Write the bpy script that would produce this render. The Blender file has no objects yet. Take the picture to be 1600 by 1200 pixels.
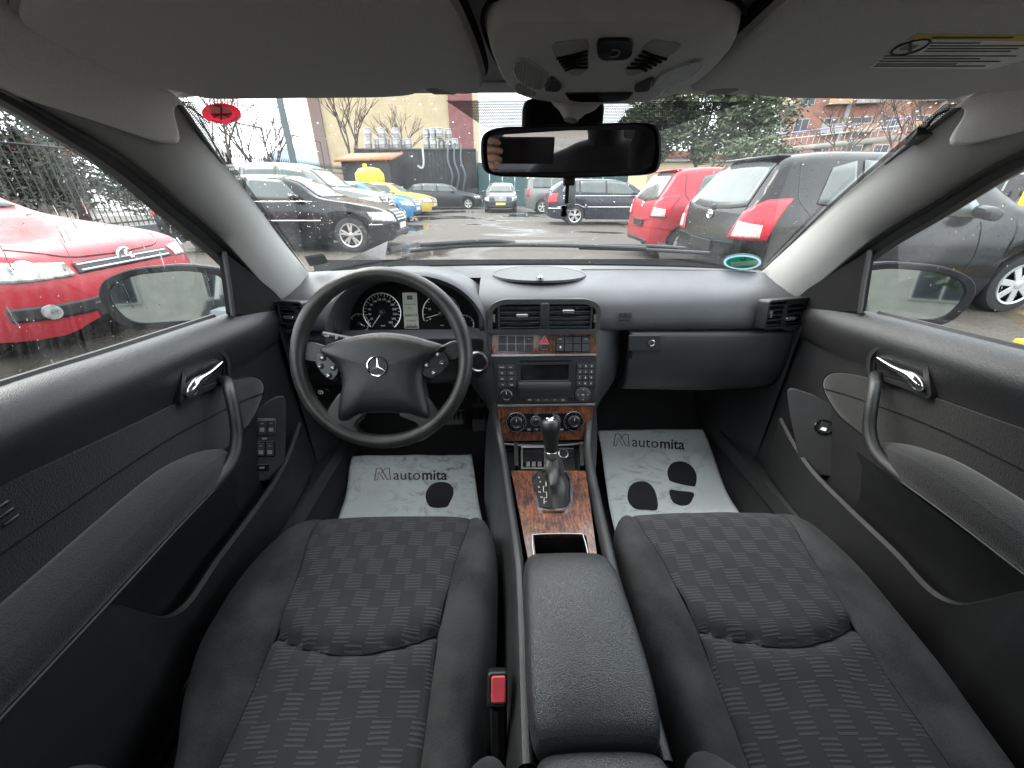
import bpy, bmesh, math, random
from mathutils import Vector, Matrix, noise
from mathutils.bvhtree import BVHTree
R = math.radians
random.seed(7)
sc = bpy.context.scene
COL = sc.collection
# ------------------------------------------------------------------ camera, sky, sun, exposure
CAM = Vector((-.10, 0, 1.19)); PITCH = 27.0; YAW = .95; FPX = 600.0
cd = bpy.data.cameras.new('camera'); cam = bpy.data.objects.new('camera', cd); COL.objects.link(cam)
cd.sensor_width = 36; cd.lens = 36 * FPX / 1600; cd.clip_start = .01; cd.clip_end = 6000
cam.location = CAM; cam.rotation_euler = (R(90 - PITCH), 0, R(-YAW)); sc.camera = cam
wd = bpy.data.worlds.new('World'); sc.world = wd; wd.use_nodes = True
nt = wd.node_tree; bg = nt.nodes['Background']
sky = nt.nodes.new('ShaderNodeTexSky'); sky.sky_type = 'NISHITA'; sky.sun_disc = False
SUN_EL, SUN_AZ = 52, 300
sky.sun_elevation = R(SUN_EL); sky.sun_rotation = R(SUN_AZ); sky.dust_density = 6; sky.air_density = 1.5
ovc = nt.nodes.new('ShaderNodeMix'); ovc.data_type = 'RGBA'; ovc.inputs[0].default_value = .82
ovc.inputs[7].default_value = (8.6, 8.9, 9.3, 1)          # an even overcast veil over the blue
nt.links.new(sky.outputs[0], ovc.inputs[6]); nt.links.new(ovc.outputs[2], bg.inputs[0])
bg.inputs[1].default_value = .15
sl = bpy.data.lights.new('sun', 'SUN'); sl.energy = .8; sl.angle = R(30); sl.color = (1, .97, .93)
sun = bpy.data.objects.new('sun', sl); COL.objects.link(sun)
sun.rotation_euler = (R(90 - SUN_EL), 0, R(180 - SUN_AZ))
vs = sc.view_settings; vs.view_transform = 'Standard'; vs.look = 'None'; vs.exposure = 2.15; vs.gamma = 1
sc.cycles.use_denoising = True
sc.cycles.max_bounces = 8; sc.cycles.diffuse_bounces = 4; sc.cycles.glossy_bounces = 3
sc.cycles.transmission_bounces = 5; sc.cycles.transparent_max_bounces = 24
sc.cycles.caustics_reflective = False; sc.cycles.caustics_refractive = False

# ------------------------------------------------------------------ helpers
_p, _y = R(PITCH), R(YAW)
FW = Vector((math.sin(_y) * math.cos(_p), math.cos(_y) * math.cos(_p), -math.sin(_p)))
RT = Vector((math.cos(_y), -math.sin(_y), 0)); UP = RT.cross(FW)
def at(px, py, X=None, Y=None, Z=None):
    d = FW + RT * ((px - 800) / FPX) + UP * ((600 - py) / FPX)
    for k, v in enumerate((X, Y, Z)):
        if v is not None: return CAM + d * ((v - CAM[k]) / d[k])
def V(*a): return Vector(a)
def wm(o):
    if o.parent is None: return o.matrix_basis.copy()
    return wm(o.parent) @ o.matrix_parent_inverse @ o.matrix_basis
def attach(o, parent):
    if parent is not None:
        o.parent = parent; o.matrix_parent_inverse = wm(parent).inverted()
def tag(o, label, cat=None, group=None, kind=None):
    if label: o['label'] = label
    if cat: o['category'] = cat
    if group: o['group'] = group
    if kind: o['kind'] = kind
    return o
def thing(name, label, cat, loc=(0, 0, 0), rz=0, group=None):
    o = bpy.data.objects.new(name, None); COL.objects.link(o); o.empty_display_size = .05
    o.location = loc; o.rotation_euler = (0, 0, rz)
    return tag(o, label, cat, group)
def mk(name, verts, faces, mat, parent=None, smooth=True, bev=0, seg=2, sub=0, solid=0, ang=40, fm=None, uv=None):
    me = bpy.data.meshes.new(name); me.from_pydata([tuple(v) for v in verts], [], faces)
    mats = mat if isinstance(mat, (list, tuple)) else [mat]
    for m in mats: me.materials.append(M[m])
    if fm: me.polygons.foreach_set('material_index', fm)
    if uv:
        l = me.uv_layers.new(name='UVMap')
        for lp in me.loops: l.data[lp.index].uv = uv[lp.vertex_index]
    bm = bmesh.new(); bm.from_mesh(me); bmesh.ops.recalc_face_normals(bm, faces=bm.faces); bm.to_mesh(me); bm.free()
    if smooth:
        me.polygons.foreach_set('use_smooth', [True] * len(me.polygons))
        me.set_sharp_from_angle(angle=R(ang))
    me.update()
    o = bpy.data.objects.new(name, me); COL.objects.link(o); attach(o, parent)
    if solid:
        s = o.modifiers.new('s', 'SOLIDIFY'); s.thickness = solid; s.offset = 0
    if bev:
        b = o.modifiers.new('b', 'BEVEL'); b.width = bev; b.segments = seg; b.limit_method = 'ANGLE'; b.angle_limit = R(35); b.use_clamp_overlap = True
    if sub:
        s = o.modifiers.new('u', 'SUBSURF'); s.levels = sub; s.render_levels = sub
    return o
class MB:                                        # collects pieces of ONE part
    def __init__(s): s.v = []; s.f = []; s.m = []
    def add(s, vs, fs, m=0):
        n = len(s.v); s.v += [Vector(v) for v in vs]; s.f += [[i + n for i in f] for f in fs]; s.m += [m] * len(fs)
    def build(s, name, mat, parent=None, **k):
        return mk(name, s.v, s.f, mat, parent, fm=s.m if isinstance(mat, (list, tuple)) else None, **k)
def box_g(c, sz, rot=None):
    x, y, z = (a / 2 for a in sz); c = Vector(c)
    vs = [V(i * x, j * y, k * z) for k in (-1, 1) for i, j in ((-1, -1), (1, -1), (1, 1), (-1, 1))]
    if rot is not None: vs = [rot @ v for v in vs]
    return [v + c for v in vs], [[3, 2, 1, 0], [4, 5, 6, 7], [0, 1, 5, 4], [1, 2, 6, 5], [2, 3, 7, 6], [3, 0, 4, 7]]
def box(name, c, sz, mat, parent=None, rot=None, bev=.002, **k):
    v, f = box_g(c, sz, rot); return mk(name, v, f, mat, parent, bev=bev, **k)
def cat(pts, n=6, closed=False):                 # Catmull-Rom resample
    P = [Vector(p) for p in pts]; N = len(P); out = []
    for i in range(N if closed else N - 1):
        if closed: a, b, c, d = P[i - 1], P[i], P[(i + 1) % N], P[(i + 2) % N]
        else:
            b, c = P[i], P[i + 1]; a = P[i - 1] if i else b * 2 - c; d = P[i + 2] if i + 2 < N else c * 2 - b
        for k in range(n):
            t = k / n; out.append(.5 * (2 * b + (c - a) * t + (2 * a - 5 * b + 4 * c - d) * t * t + (3 * b - a - 3 * c + d) * t ** 3))
    if not closed: out.append(P[-1])
    return out
def loft_g(rings, closed=True, caps=True):
    n = len(rings[0]); vs = [v for r in rings for v in r]; fs = []
    for i in range(len(rings) - 1):
        for j in range(n if closed else n - 1):
            k = (j + 1) % n; fs.append([i * n + j, i * n + k, (i + 1) * n + k, (i + 1) * n + j])
    if caps and closed:
        fs.append(list(range(n))[::-1]); fs.append([(len(rings) - 1) * n + j for j in range(n)])
    return vs, fs
def loft(name, rings, mat, parent=None, closed=True, caps=True, **k):
    v, f = loft_g(rings, closed, caps); return mk(name, v, f, mat, parent, **k)
def tube_g(pts, r, n=8, flat=1.0, caps=True, closed=False, upv=None):
    P = [Vector(p) for p in pts]; rings = []; N = len(P)
    up = None
    for i, p in enumerate(P):
        if closed: t = P[(i + 1) % N] - P[i - 1]
        else: t = P[min(i + 1, N - 1)] - P[max(i - 1, 0)]
        t.normalize()
        if upv is not None: a = t.cross(Vector(upv)).normalized()
        else:
            if up is None: up = V(0, 0, 1) if abs(t.z) < .9 else V(0, 1, 0)
            a = t.cross(up).normalized()
        b = a.cross(t).normalized(); up = b
        rr = r[i] if isinstance(r, (list, tuple)) else r
        rings.append([p + a * (rr * math.cos(2 * math.pi * j / n)) + b * (rr * flat * math.sin(2 * math.pi * j / n)) for j in range(n)])
    if closed: rings.append(rings[0])
    return loft_g(rings, True, caps and not closed)
def tube(name, pts, r, mat, parent=None, n=8, flat=1.0, closed=False, upv=None, **k):
    v, f = tube_g(pts, r, n, flat, True, closed, upv); return mk(name, v, f, mat, parent, **k)
def basis(nrm, upv=(0, 0, 1)):
    n = Vector(nrm).normalized(); u = Vector(upv).cross(n)
    u = u.normalized() if u.length > 1e-6 else V(1, 0, 0)
    return u, n.cross(u), n
def lathe_g(prof, o, nrm, n=24, upv=(0, 0, 1), caps=True):
    u, v, w = basis(nrm, upv); o = Vector(o)
    rings = [[o + (u * math.cos(2 * math.pi * j / n) + v * math.sin(2 * math.pi * j / n)) * r + w * h for j in range(n)] for r, h in prof]
    return loft_g(rings, True, caps)
def lathe(name, prof, o, nrm, mat, parent=None, n=24, caps=True, **k):
    v, f = lathe_g(prof, o, nrm, n, (0, 0, 1) if abs(Vector(nrm).normalized().z) < .95 else (0, 1, 0), caps); return mk(name, v, f, mat, parent, **k)
def rp(pts, r=.004, n=4):                        # round the corners of a 2D polygon
    out = []; N = len(pts)
    for i in range(N):
        p = Vector(pts[i][:2]); a = Vector(pts[i - 1][:2]); b = Vector(pts[(i + 1) % N][:2])
        ra = min(r, (a - p).length * .48); rb = min(r, (b - p).length * .48)
        s = p + (a - p).normalized() * ra; e = p + (b - p).normalized() * rb
        for k in range(n + 1):
            t = k / n; out.append(s * (1 - t) ** 2 + p * (2 * t * (1 - t)) + e * t * t)
    return out
def rect(x0, x1, y0, y1): return [(x0, y0), (x1, y0), (x1, y1), (x0, y1)]
class Fr:                                        # a local plane: origin, right, up, outward normal
    def __init__(s, o, u, v):
        s.o = Vector(o); s.u = Vector(u).normalized(); s.v = Vector(v).normalized(); s.n = s.u.cross(s.v).normalized(); s.v = s.n.cross(s.u)
    def __call__(s, x, y, h=0): return s.o + s.u * x + s.v * y + s.n * h
    def px(s, px, py):                           # photograph pixel to local coordinates on this plane
        d = FW + RT * ((px - 800) / FPX) + UP * ((600 - py) / FPX)
        t = (s.o - CAM).dot(s.n) / d.dot(s.n); q = CAM + d * t - s.o
        return (q.dot(s.u), q.dot(s.v))
def prism_g(out, fr, h0, h1):
    n = len(out)
    vs = [fr(p[0], p[1], h0) for p in out] + [fr(p[0], p[1], h1) for p in out]
    fs = [list(range(n))[::-1], list(range(n, 2 * n))] + [[i, (i + 1) % n, n + (i + 1) % n, n + i] for i in range(n)]
    return vs, fs
def prism(name, out, fr, h0, h1, mat, parent=None, bev=.001, **k):
    v, f = prism_g(out, fr, h0, h1); return mk(name, v, f, mat, parent, bev=bev, **k)
def frame_g(out, inn, fr, h0, h1):               # a rim between two outlines with equal point counts
    n = len(out); vs = [fr(p[0], p[1], h) for o_, h in ((out, h0), (out, h1), (inn, h1), (inn, h0)) for p in o_]
    fs = [[a * n + i, a * n + (i + 1) % n, ((a + 1) % 4) * n + (i + 1) % n, ((a + 1) % 4) * n + i] for a in range(4) for i in range(n)]
    return vs, fs
def inset(out, k):                               # move an outline towards its centre by k metres (approx.)
    P = [Vector(p[:2]) for p in out]; N = len(P); ar = sum(P[i - 1].x * P[i].y - P[i].x * P[i - 1].y for i in range(N)); s = 1 if ar > 0 else -1; o = []
    for i in range(N):
        t = (P[(i + 1) % N] - P[i - 1]); t = t.normalized() if t.length > 1e-9 else V(1, 0).xy
        o.append(P[i] + Vector((-t.y, t.x)) * (k * s))
    return o
def dome(name, out, fr, levels, mat, parent=None, cen=None, **k):   # stacked scaled outlines: (scale, height)
    P = [Vector(p[:2]) for p in out]; c = Vector(cen) if cen else sum(P, Vector((0, 0))) / len(P)
    rings = [[fr(*(c + (p - c) * s), h) for p in P] for s, h in levels]
    return loft(name, rings, mat, parent, **k)
def grid(name, fn, nu, nv, mat, parent=None, uv=False, **k):
    vs = [fn(i / nu, j / nv) for j in range(nv + 1) for i in range(nu + 1)]
    fs = [[j * (nu + 1) + i, j * (nu + 1) + i + 1, (j + 1) * (nu + 1) + i + 1, (j + 1) * (nu + 1) + i] for j in range(nv) for i in range(nu)]
    return mk(name, vs, fs, mat, parent, uv=[(i / nu, j / nv) for j in range(nv + 1) for i in range(nu + 1)] if uv else None, **k)
def text(name, s, fr, x, y, size, mat, parent=None, h=.0006, ext=.0002, align='CENTER', sx=1.0, bold=0):
    cu = bpy.data.curves.new(name, 'FONT'); cu.body = s; cu.size = size; cu.align_x = align; cu.align_y = 'CENTER'; cu.extrude = ext; cu.offset = bold; cu.resolution_u = 3
    t = bpy.data.objects.new(name, cu); COL.objects.link(t); bpy.context.view_layer.update()
    me = bpy.data.meshes.new_from_object(t.evaluated_get(bpy.context.evaluated_depsgraph_get())); bpy.data.objects.remove(t)
    for v in me.vertices: v.co = fr(x + v.co.x * sx, y + v.co.y, h + v.co.z)
    me.materials.clear(); me.materials.append(M[mat]); me.name = name
    o = bpy.data.objects.new(name, me); COL.objects.link(o); attach(o, parent); return o
def lerp(a, b, t): return a + (b - a) * t
def sst(a, b, x):
    t = max(0, min(1, (x - a) / (b - a))); return t * t * (3 - 2 * t)
def pl(pts, x):                                  # smooth-ish piecewise interpolation (monotone cubic)
    if x <= pts[0][0]: return pts[0][1]
    if x >= pts[-1][0]: return pts[-1][1]
    n = len(pts); d = [(pts[i + 1][1] - pts[i][1]) / (pts[i + 1][0] - pts[i][0]) for i in range(n - 1)]
    m = [d[0]] + [0 if d[i - 1] * d[i] <= 0 else 2 * d[i - 1] * d[i] / (d[i - 1] + d[i]) for i in range(1, n - 1)] + [d[-1]]
    for i in range(n - 1):
        if x <= pts[i + 1][0]:
            h = pts[i + 1][0] - pts[i][0]; t = (x - pts[i][0]) / h
            return pts[i][1] * (1 + 2 * t) * (1 - t) ** 2 + h * m[i] * t * (1 - t) ** 2 + pts[i + 1][1] * t * t * (3 - 2 * t) + h * m[i + 1] * t * t * (t - 1)

# ------------------------------------------------------------------ materials
M = {}
class NB:                                        # small node-building helper
    def __init__(s, name):
        s.m = bpy.data.materials.new(name); s.m.use_nodes = True; s.t = s.m.node_tree; M[name] = s.m
        s.b = s.t.nodes['Principled BSDF']; s.out = s.t.nodes['Material Output']
        s.tc = s.t.nodes.new('ShaderNodeTexCoord')
    def n(s, typ, **k):
        q = s.t.nodes.new('ShaderNode' + typ)
        for a, b in k.items():
            if a[0] == '_': setattr(q, a[1:], b)
            else: s.set(q, a, b)
        return q
    def set(s, q, key, val):
        i = q.inputs[int(key[1:])] if key[0] == 'i' and key[1:].isdigit() else q.inputs[key]
        if hasattr(val, 'is_linked'): s.t.links.new(val, i)
        else: i.default_value = (*val, 1) if isinstance(val, tuple) and len(val) == 3 and i.type == 'RGBA' else val
    def noise(s, scale, detail=3, rough=.5, co=None, dist=0, out=0):
        q = s.n('TexNoise', Scale=scale, Detail=detail, Roughness=rough, Distortion=dist); s.t.links.new(co or s.tc.outputs['Object'], q.inputs['Vector']); return q.outputs[out]
    def ramp(s, fac, stops):
        q = s.n('ValToRGB'); s.t.links.new(fac, q.inputs[0]); e = q.color_ramp.elements
        while len(e) < len(stops): e.new(.5)
        for k, (p, c) in enumerate(stops):
            e[k].position = p; e[k].color = (c, c, c, 1) if isinstance(c, (int, float)) else (*c, 1)
        return q.outputs[0]
    def math(s, op, a, b=0, clamp=False):
        q = s.n('Math', _operation=op, i0=a, i1=b); q.use_clamp = clamp; return q.outputs[0]
    def mix(s, f, a, b):
        q = s.t.nodes.new('ShaderNodeMix'); q.data_type = 'RGBA'
        for i, v in ((0, f), (6, a), (7, b)):
            if hasattr(v, 'is_linked'): s.t.links.new(v, q.inputs[i])
            else: q.inputs[i].default_value = (*v, 1) if isinstance(v, tuple) else v
        return q.outputs[2]
    def bump(s, hgt, strength=.3, dist=.001):
        q = s.n('Bump', Strength=strength, Distance=dist, Height=hgt); s.t.links.new(q.outputs[0], s.b.inputs['Normal']); return q
    def p(s, **k):
        for a, b in k.items(): s.set(s.b, a.replace('_', ' '), b)
        return s
def simple(name, col, rough=.5, metal=0, var=.12, vs_=40, bump=0, bs=600, spec=.5, coat=0, emit=0):
    b = NB(name)
    c2 = tuple(min(1, c * (1 + var)) for c in col); c1 = tuple(c * (1 - var) for c in col)
    f = b.noise(vs_, 4)
    b.p(Base_Color=b.mix(b.ramp(f, [(.3, 0), (.7, 1)]), c1, c2), Metallic=metal, Specular_IOR_Level=spec, Coat_Weight=coat)
    b.p(Roughness=b.math('ADD', b.math('MULTIPLY', b.noise(vs_ * 2.3, 3), .16 * min(1, rough * 2)), rough - .08 * min(1, rough * 2)))
    if bump: b.bump(b.noise(bs, 2), bump)
    if emit: b.p(Emission_Color=col, Emission_Strength=emit)
    return b
def leather(name, col, rough, scale, st):
    b = NB(name); v = b.n('TexVoronoi', Scale=scale, _feature='DISTANCE_TO_EDGE'); 
    w = b.n('VectorMath', _operation='ADD', i0=b.tc.outputs['Object'])
    nz = b.noise(scale * .6, 2, out=1); sc_ = b.n('VectorMath', _operation='SCALE', i0=nz); sc_.inputs['Scale'].default_value = .8 / scale
    b.t.links.new(sc_.outputs[0], w.inputs[1]); b.t.links.new(w.outputs[0], v.inputs['Vector'])
    f = b.ramp(v.outputs['Distance'], [(0, 0), (.25, 1)])
    b.p(Base_Color=b.mix(b.ramp(b.noise(9, 4), [(.3, 0), (.7, 1)]), tuple(c * .85 for c in col), tuple(c * 1.15 for c in col)),
        Roughness=b.math('ADD', b.math('MULTIPLY', b.noise(14, 4), .18), rough - .09), Specular_IOR_Level=.5)
    b.bump(f, st, .0006); return b
leather('dash_plastic', (.058, .059, .064), .36, 420, .35)
simple('housing_black', (.010, .010, .011), .5, spec=.2)
leather('dash_lower', (.032, .033, .035), .40, 420, .3)
leather('door_plastic', (.020, .0195, .021), .38, 420, .35)
leather('armrest_leather', (.040, .042, .045), .34, 380, .5)
leather('wheel_leather', (.015, .015, .015), .34, 500, .3)
leather("gaiter_leather", (.035, .035, .036), .5, 500, .3)
simple('black_plastic', (.014, .014, .015), .38, bump=.08)
simple('matte_black', (.006, .006, .006), .85, spec=.2)
simple('gloss_black', (.008, .008, .009), .12)
simple('seal_rubber', (.012, .012, .013), .6)
simple('chrome', (.75, .75, .76), .14, 1, .05)
simple('satin_metal', (.48, .48, .49), .32, 1, .08)
simple('button_grey', (.035, .036, .038), .5)
simple('print_white', (.85, .86, .85), .6)
simple('print_grey', (.25, .26, .26), .6)
simple('emboss', (.020, .020, .021), .5)
simple('lcd', (.48, .49, .43), .35)
simple('lcd_ink', (.06, .06, .055), .5)
simple('red_plastic', (.55, .05, .07), .35)
simple('buckle_red', (.60, .07, .09), .4)
simple('carpet', (.020, .020, .021), .95, var=.4, vs_=300, bump=.6, bs=900)
simple('headliner', (.80, .80, .79), .95, var=.07, vs_=500, bump=.35, bs=1400, spec=.2)
simple('paper_white', (.86, .87, .86), .6); simple('pillar_cloth', (.34, .34, .33), .9, var=.05, vs_=600, bump=.3, bs=1500, spec=.25)
simple('visor_cloth', (.66, .66, .65), .9, var=.06, vs_=500, bump=.3, bs=1300, spec=.2)
simple('console_grey', (.60, .60, .59), .6, var=.05, bump=.2, bs=1500)
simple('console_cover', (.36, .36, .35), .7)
simple('sticker_white', (.62, .64, .63), .5)
simple('sticker_yellow', (.55, .42, .06), .5)
simple('sticker_red', (.75, .03, .06), .45)
simple('sticker_green', (.02, .42, .22), .4)
simple('sticker_blue', (.35, .60, .72), .4)
simple('sticker_grey', (.10, .11, .10), .5)
simple('needle_green', (.25, .75, .3), .5, emit=.12)
simple('warn_red', (.8, .03, .03), .5, emit=.5)
simple('skin', (.62, .37, .28), .55, bump=.2, bs=300)
simple('jacket', (.022, .021, .024), .8, bump=.4, bs=60)
simple('phone_glass', (.02, .02, .025), .15)
b = simple('ink', (.018, .018, .020), .7)
b = NB('lamp_lens'); b.p(Base_Color=(.55, .55, .54), Roughness=.25, Transmission_Weight=.35, IOR=1.45); b.bump(b.n('TexWave', Scale=90, Vector=b.tc.outputs['Object']).outputs[0], .4)
b = NB('dark_lens'); b.p(Base_Color=(.06, .06, .06), Roughness=.2); b.bump(b.n('TexVoronoi', Scale=260, Vector=b.tc.outputs['Object']).outputs[0], .3)
# plain seat cloth and patterned insert
b = NB('seat_cloth'); w = b.math('ADD', b.math('MULTIPLY', b.noise(1300, 1), .45), b.math('MULTIPLY', b.noise(420, 3, .8), .55))
b.p(Base_Color=b.mix(b.ramp(b.math('ADD', b.math('MULTIPLY', w, .5), b.math('MULTIPLY', b.noise(14, 5), .5)), [(.40, 0), (.60, 1)]), (.017, .017, .0185), (.044, .044, .0465)), Roughness=.95, Specular_IOR_Level=.15, Sheen_Weight=.05)
b.bump(w, .5, .001)
b = NB('seat_pattern'); sp = b.n('SeparateXYZ', Vector=b.tc.outputs['UV'])
wob = b.math('MULTIPLY', b.math('SUBTRACT', b.noise(9, 2), .5), .012)
sx, sy = b.math('ADD', sp.outputs[0], wob), b.math('ADD', sp.outputs[1], wob)
row = b.math('FLOOR', b.math('DIVIDE', sy, .0315))
ph = b.math('FRACT', b.math('ADD', b.math('DIVIDE', sx, .055), b.math('MULTIPLY', row, .41)))
blk = b.math('LESS_THAN', ph, .5)
rib = b.math('ADD', b.math('MULTIPLY', b.math('SINE', b.math('MULTIPLY', sy, 2 * math.pi / .0057)), .5), .5)
rb = b.math('MULTIPLY', blk, b.ramp(rib, [(.3, 0), (.8, 1)]))
wv = b.noise(1500, 2)
fine = b.math('MULTIPLY', b.math('SINE', b.math('MULTIPLY', sx, 2 * math.pi / .0022)), .5)
pt = b.math('ADD', b.math('MULTIPLY', rb, .72), b.math('MULTIPLY', b.math('ADD', wv, b.math('MULTIPLY', b.noise(18, 4), .6)), .32))
b.p(Base_Color=b.mix(b.ramp(pt, [(.1, 0), (1, 1)]), (.024, .024, .027), (.050, .050, .0535)), Roughness=.95, Specular_IOR_Level=.15, Sheen_Weight=.05)
b.bump(b.math('ADD', b.math('MULTIPLY', rb, .9), b.math('ADD', b.math('MULTIPLY', wv, .4), b.math('MULTIPLY', fine, .15))), .55, .0016)
b = NB('door_cloth'); mp = b.n('Mapping', Vector=b.tc.outputs['Object']); mp.inputs['Scale'].default_value = (1, 1, 1)
wv = b.n('TexVoronoi', Scale=480, Vector=mp.outputs[0]).outputs[0]
b.p(Base_Color=b.mix(b.ramp(wv, [(.1, 0), (.7, 1)]), (.025, .0235, .024), (.012, .0118, .012)), Roughness=.9, Specular_IOR_Level=.2, Sheen_Weight=.3); b.bump(wv, .5, .0012)
# burl walnut under lacquer
b = NB('walnut'); mp = b.n('Mapping', Vector=b.tc.outputs['Object']); mp.inputs['Scale'].default_value = (22, 12, 14)
w1 = b.noise(1.1, 6, .65, mp.outputs[0], 2.2); wv = b.n('TexWave', Scale=1.6, Distortion=9, Detail=5, Vector=mp.outputs[0]); wv.inputs['Detail Scale'].default_value = 1.8
f = b.math('ADD', b.math('MULTIPLY', w1, .86), b.math('MULTIPLY', wv.outputs[0], .14))
c = b.ramp(f, [(.30, (.018, .006, .004)), (.43, (.060, .018, .010)), (.55, (.15, .050, .024)), (.74, (.27, .105, .052))])
b.p(Base_Color=b.mix(b.ramp(b.noise(160, 3), [(.45, 0), (.7, .5)]), c, (.03, .012, .008)), Roughness=.35, Coat_Weight=.5, Coat_Roughness=.10)
# floor-mat paper with dirt smears
b = NB('mat_paper'); mp = b.n('Mapping', Vector=b.tc.outputs['Object']); mp.inputs['Scale'].default_value = (9, 16, 9)
s1 = b.ramp(b.noise(1, 8, .72, mp.outputs[0], 2.5), [(.50, 0), (.66, 1)]); s2 = b.ramp(b.noise(2.2, 2), [(.46, 0), (.62, 1)])
b.p(Base_Color=b.mix(b.math('MULTIPLY', b.math('MULTIPLY', s1, s2), .6), (.88, .92, .90), (.16, .15, .14)), Roughness=.7); b.bump(b.noise(7, 4), .25, .02)
# glazing: clear pane, thin haze of dirt, wipe arcs
def glass(name, dirt, tint, scale=3.0, stretch=(1, 1, 1), lo=.45, hi=.8, refl=.32):
    b = NB(name); t = b.t; tr = b.n('BsdfTransparent', Color=tint); gl = b.n('BsdfGlossy', Roughness=.02, Color=(1, 1, 1))
    df = b.n('BsdfDiffuse', Color=(.75, .77, .78)); tl = b.n('BsdfTranslucent', Color=(.8, .82, .83))
    fr = b.n('Fresnel', IOR=1.45); m1 = b.n('MixShader'); m2 = b.n('MixShader'); m3 = b.n('MixShader', i0=.6)
    geo = b.n('NewGeometry')
    t.links.new(b.math('MULTIPLY', fr.outputs[0], refl), m1.inputs[0]); t.links.new(tr.outputs[0], m1.inputs[1]); t.links.new(gl.outputs[0], m1.inputs[2])
    t.links.new(df.outputs[0], m3.inputs[1]); t.links.new(tl.outputs[0], m3.inputs[2])
    mp = b.n('Mapping', Vector=b.tc.outputs['Object']); mp.inputs['Scale'].default_value = stretch
    f = b.ramp(b.noise(scale, 5, .68, mp.outputs[0], .6), [(lo, 0), (hi, 1)])
    g = b.ramp(b.noise(220, 1, .6), [(.35, .4), (.75, 1)])
    t.links.new(b.math('MULTIPLY', b.math('MULTIPLY', f, g), dirt), m2.inputs[0]); t.links.new(m1.outputs[0], m2.inputs[1]); t.links.new(m3.outputs[0], m2.inputs[2])
    t.links.new(m2.outputs[0], b.out.inputs[0])
glass('screen_glass', .026, (.90, .93, .91), 4.0, (1, .7, 1), .4, .85, .13)
glass('door_glass', .055, (.86, .90, .88), 5.0, (2, 9, .5), .42, .8, .10)
glass('door_glass_dry', .012, (.86, .90, .88), 5.0, (2, 4, 1), .42, .8, .10)
b = NB('water'); b.p(Base_Color=(1, 1, 1), Roughness=.02, Transmission_Weight=1.0, IOR=1.33)
# dotted ceramic print on the screen
b = NB('frit'); sp = b.n('SeparateXYZ', Vector=b.tc.outputs['UV'])
rowf = b.math('FLOOR', sp.outputs[1]); ux = b.math('ADD', sp.outputs[0], b.math('MULTIPLY', rowf, .5))
dx = b.math('SUBTRACT', b.math('FRACT', ux), .5); dy = b.math('SUBTRACT', b.math('FRACT', sp.outputs[1]), .5)
dd = b.math('SQRT', b.math('ADD', b.math('MULTIPLY', dx, dx), b.math('MULTIPLY', dy, dy)))
mx = b.n('MixShader', i0=b.math('LESS_THAN', dd, .50)); tr = b.n('BsdfTransparent')
b.p(Base_Color=(.012, .012, .012), Roughness=.6); b.t.links.new(tr.outputs[0], mx.inputs[1]); b.t.links.new(b.b.outputs[0], mx.inputs[2]); b.t.links.new(mx.outputs[0], b.out.inputs[0])
for n_, c_ in (('sticker_red', (.70, .03, .06)), ('sticker_white', (.80, .82, .80)), ('sticker_green', (.03, .45, .24)), ('sticker_blue', (.45, .68, .78))):
    b = NB(n_); d_ = b.n('BsdfDiffuse', Color=c_); tl_ = b.n('BsdfTranslucent', Color=c_); mx = b.n('MixShader', i0=.22); b.t.links.new(d_.outputs[0], mx.inputs[1]); b.t.links.new(tl_.outputs[0], mx.inputs[2]); b.t.links.new(mx.outputs[0], b.out.inputs[0])
b = NB('mirror_tint'); b.p(Base_Color=(.40, .45, .45), Metallic=1.0, Roughness=.03)
b = NB('mirror_glass'); b.p(Base_Color=(.86, .87, .88), Metallic=1.0, Roughness=.015)
b = NB('strap_clear'); b.p(Base_Color=(.75, .78, .78), Roughness=.15, Transmission_Weight=.7, IOR=1.2)
b = NB('wheel_rim'); f = b.ramp(b.noise(16, 5), [(.35, 0), (.7, 1)])   # worn, polished leather rim
b.p(Base_Color=b.mix(f, (.013, .013, .0125), (.042, .041, .038)), Roughness=b.math('ADD', b.math('MULTIPLY', f, -.10), .44)); v = b.n('TexVoronoi', Scale=520, Vector=b.tc.outputs['Object']); b.bump(v.outputs[0], .3, .0008)

# ------------------------------------------------------------------ own car: shell of the cabin
WA = cat([V(.560, .668, 1.306), V(.624, .812, 1.252), V(.674, .972, 1.166), V(.709, 1.112, 1.068), V(.726, 1.25, .950)], 8)
def ws(x, t):                                    # windscreen surface: x across, t = 0 base .. 1 header
    i = (1 - t) * 32; j = max(0, min(31, int(i))); e = WA[j].lerp(WA[j + 1], i - j); k2 = x * x
    return V(x * e.x, lerp(lerp(1.40, .690, t), e.y, k2), lerp(lerp(.955, 1.312, t) + .022 * math.sin(math.pi * t), e.z, k2))
t = thing('windscreen', 'rain-spotted laminated windscreen above the black dashboard', 'windscreen', ws(0, 0))
WS = grid('glass', lambda a, c: ws(a * 2 - 1, c), 40, 24, 'screen_glass', t)
def frit_strip(name, f0, f1, n, m):             # dots printed just inside the glass
    N = V(0, -.43, .9); dn = V(0, -.004, -.008)
    vs, fs, uv = [], [], []
    for j in range(m + 1):
        for i in range(n + 1):
            p = f0(i / n).lerp(f1(i / n), j / m); vs.append(p + dn); uv.append((p.x / .0031, (Vector((p.y, p.z)).length) / .0042 * 1.0 if False else (p.z * 2.2) / .0031))
    for j in range(m):
        for i in range(n): fs.append([j * (n + 1) + i, j * (n + 1) + i + 1, (j + 1) * (n + 1) + i + 1, (j + 1) * (n + 1) + i])
    return mk(name, vs, fs, 'frit', t, uv=uv)
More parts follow.
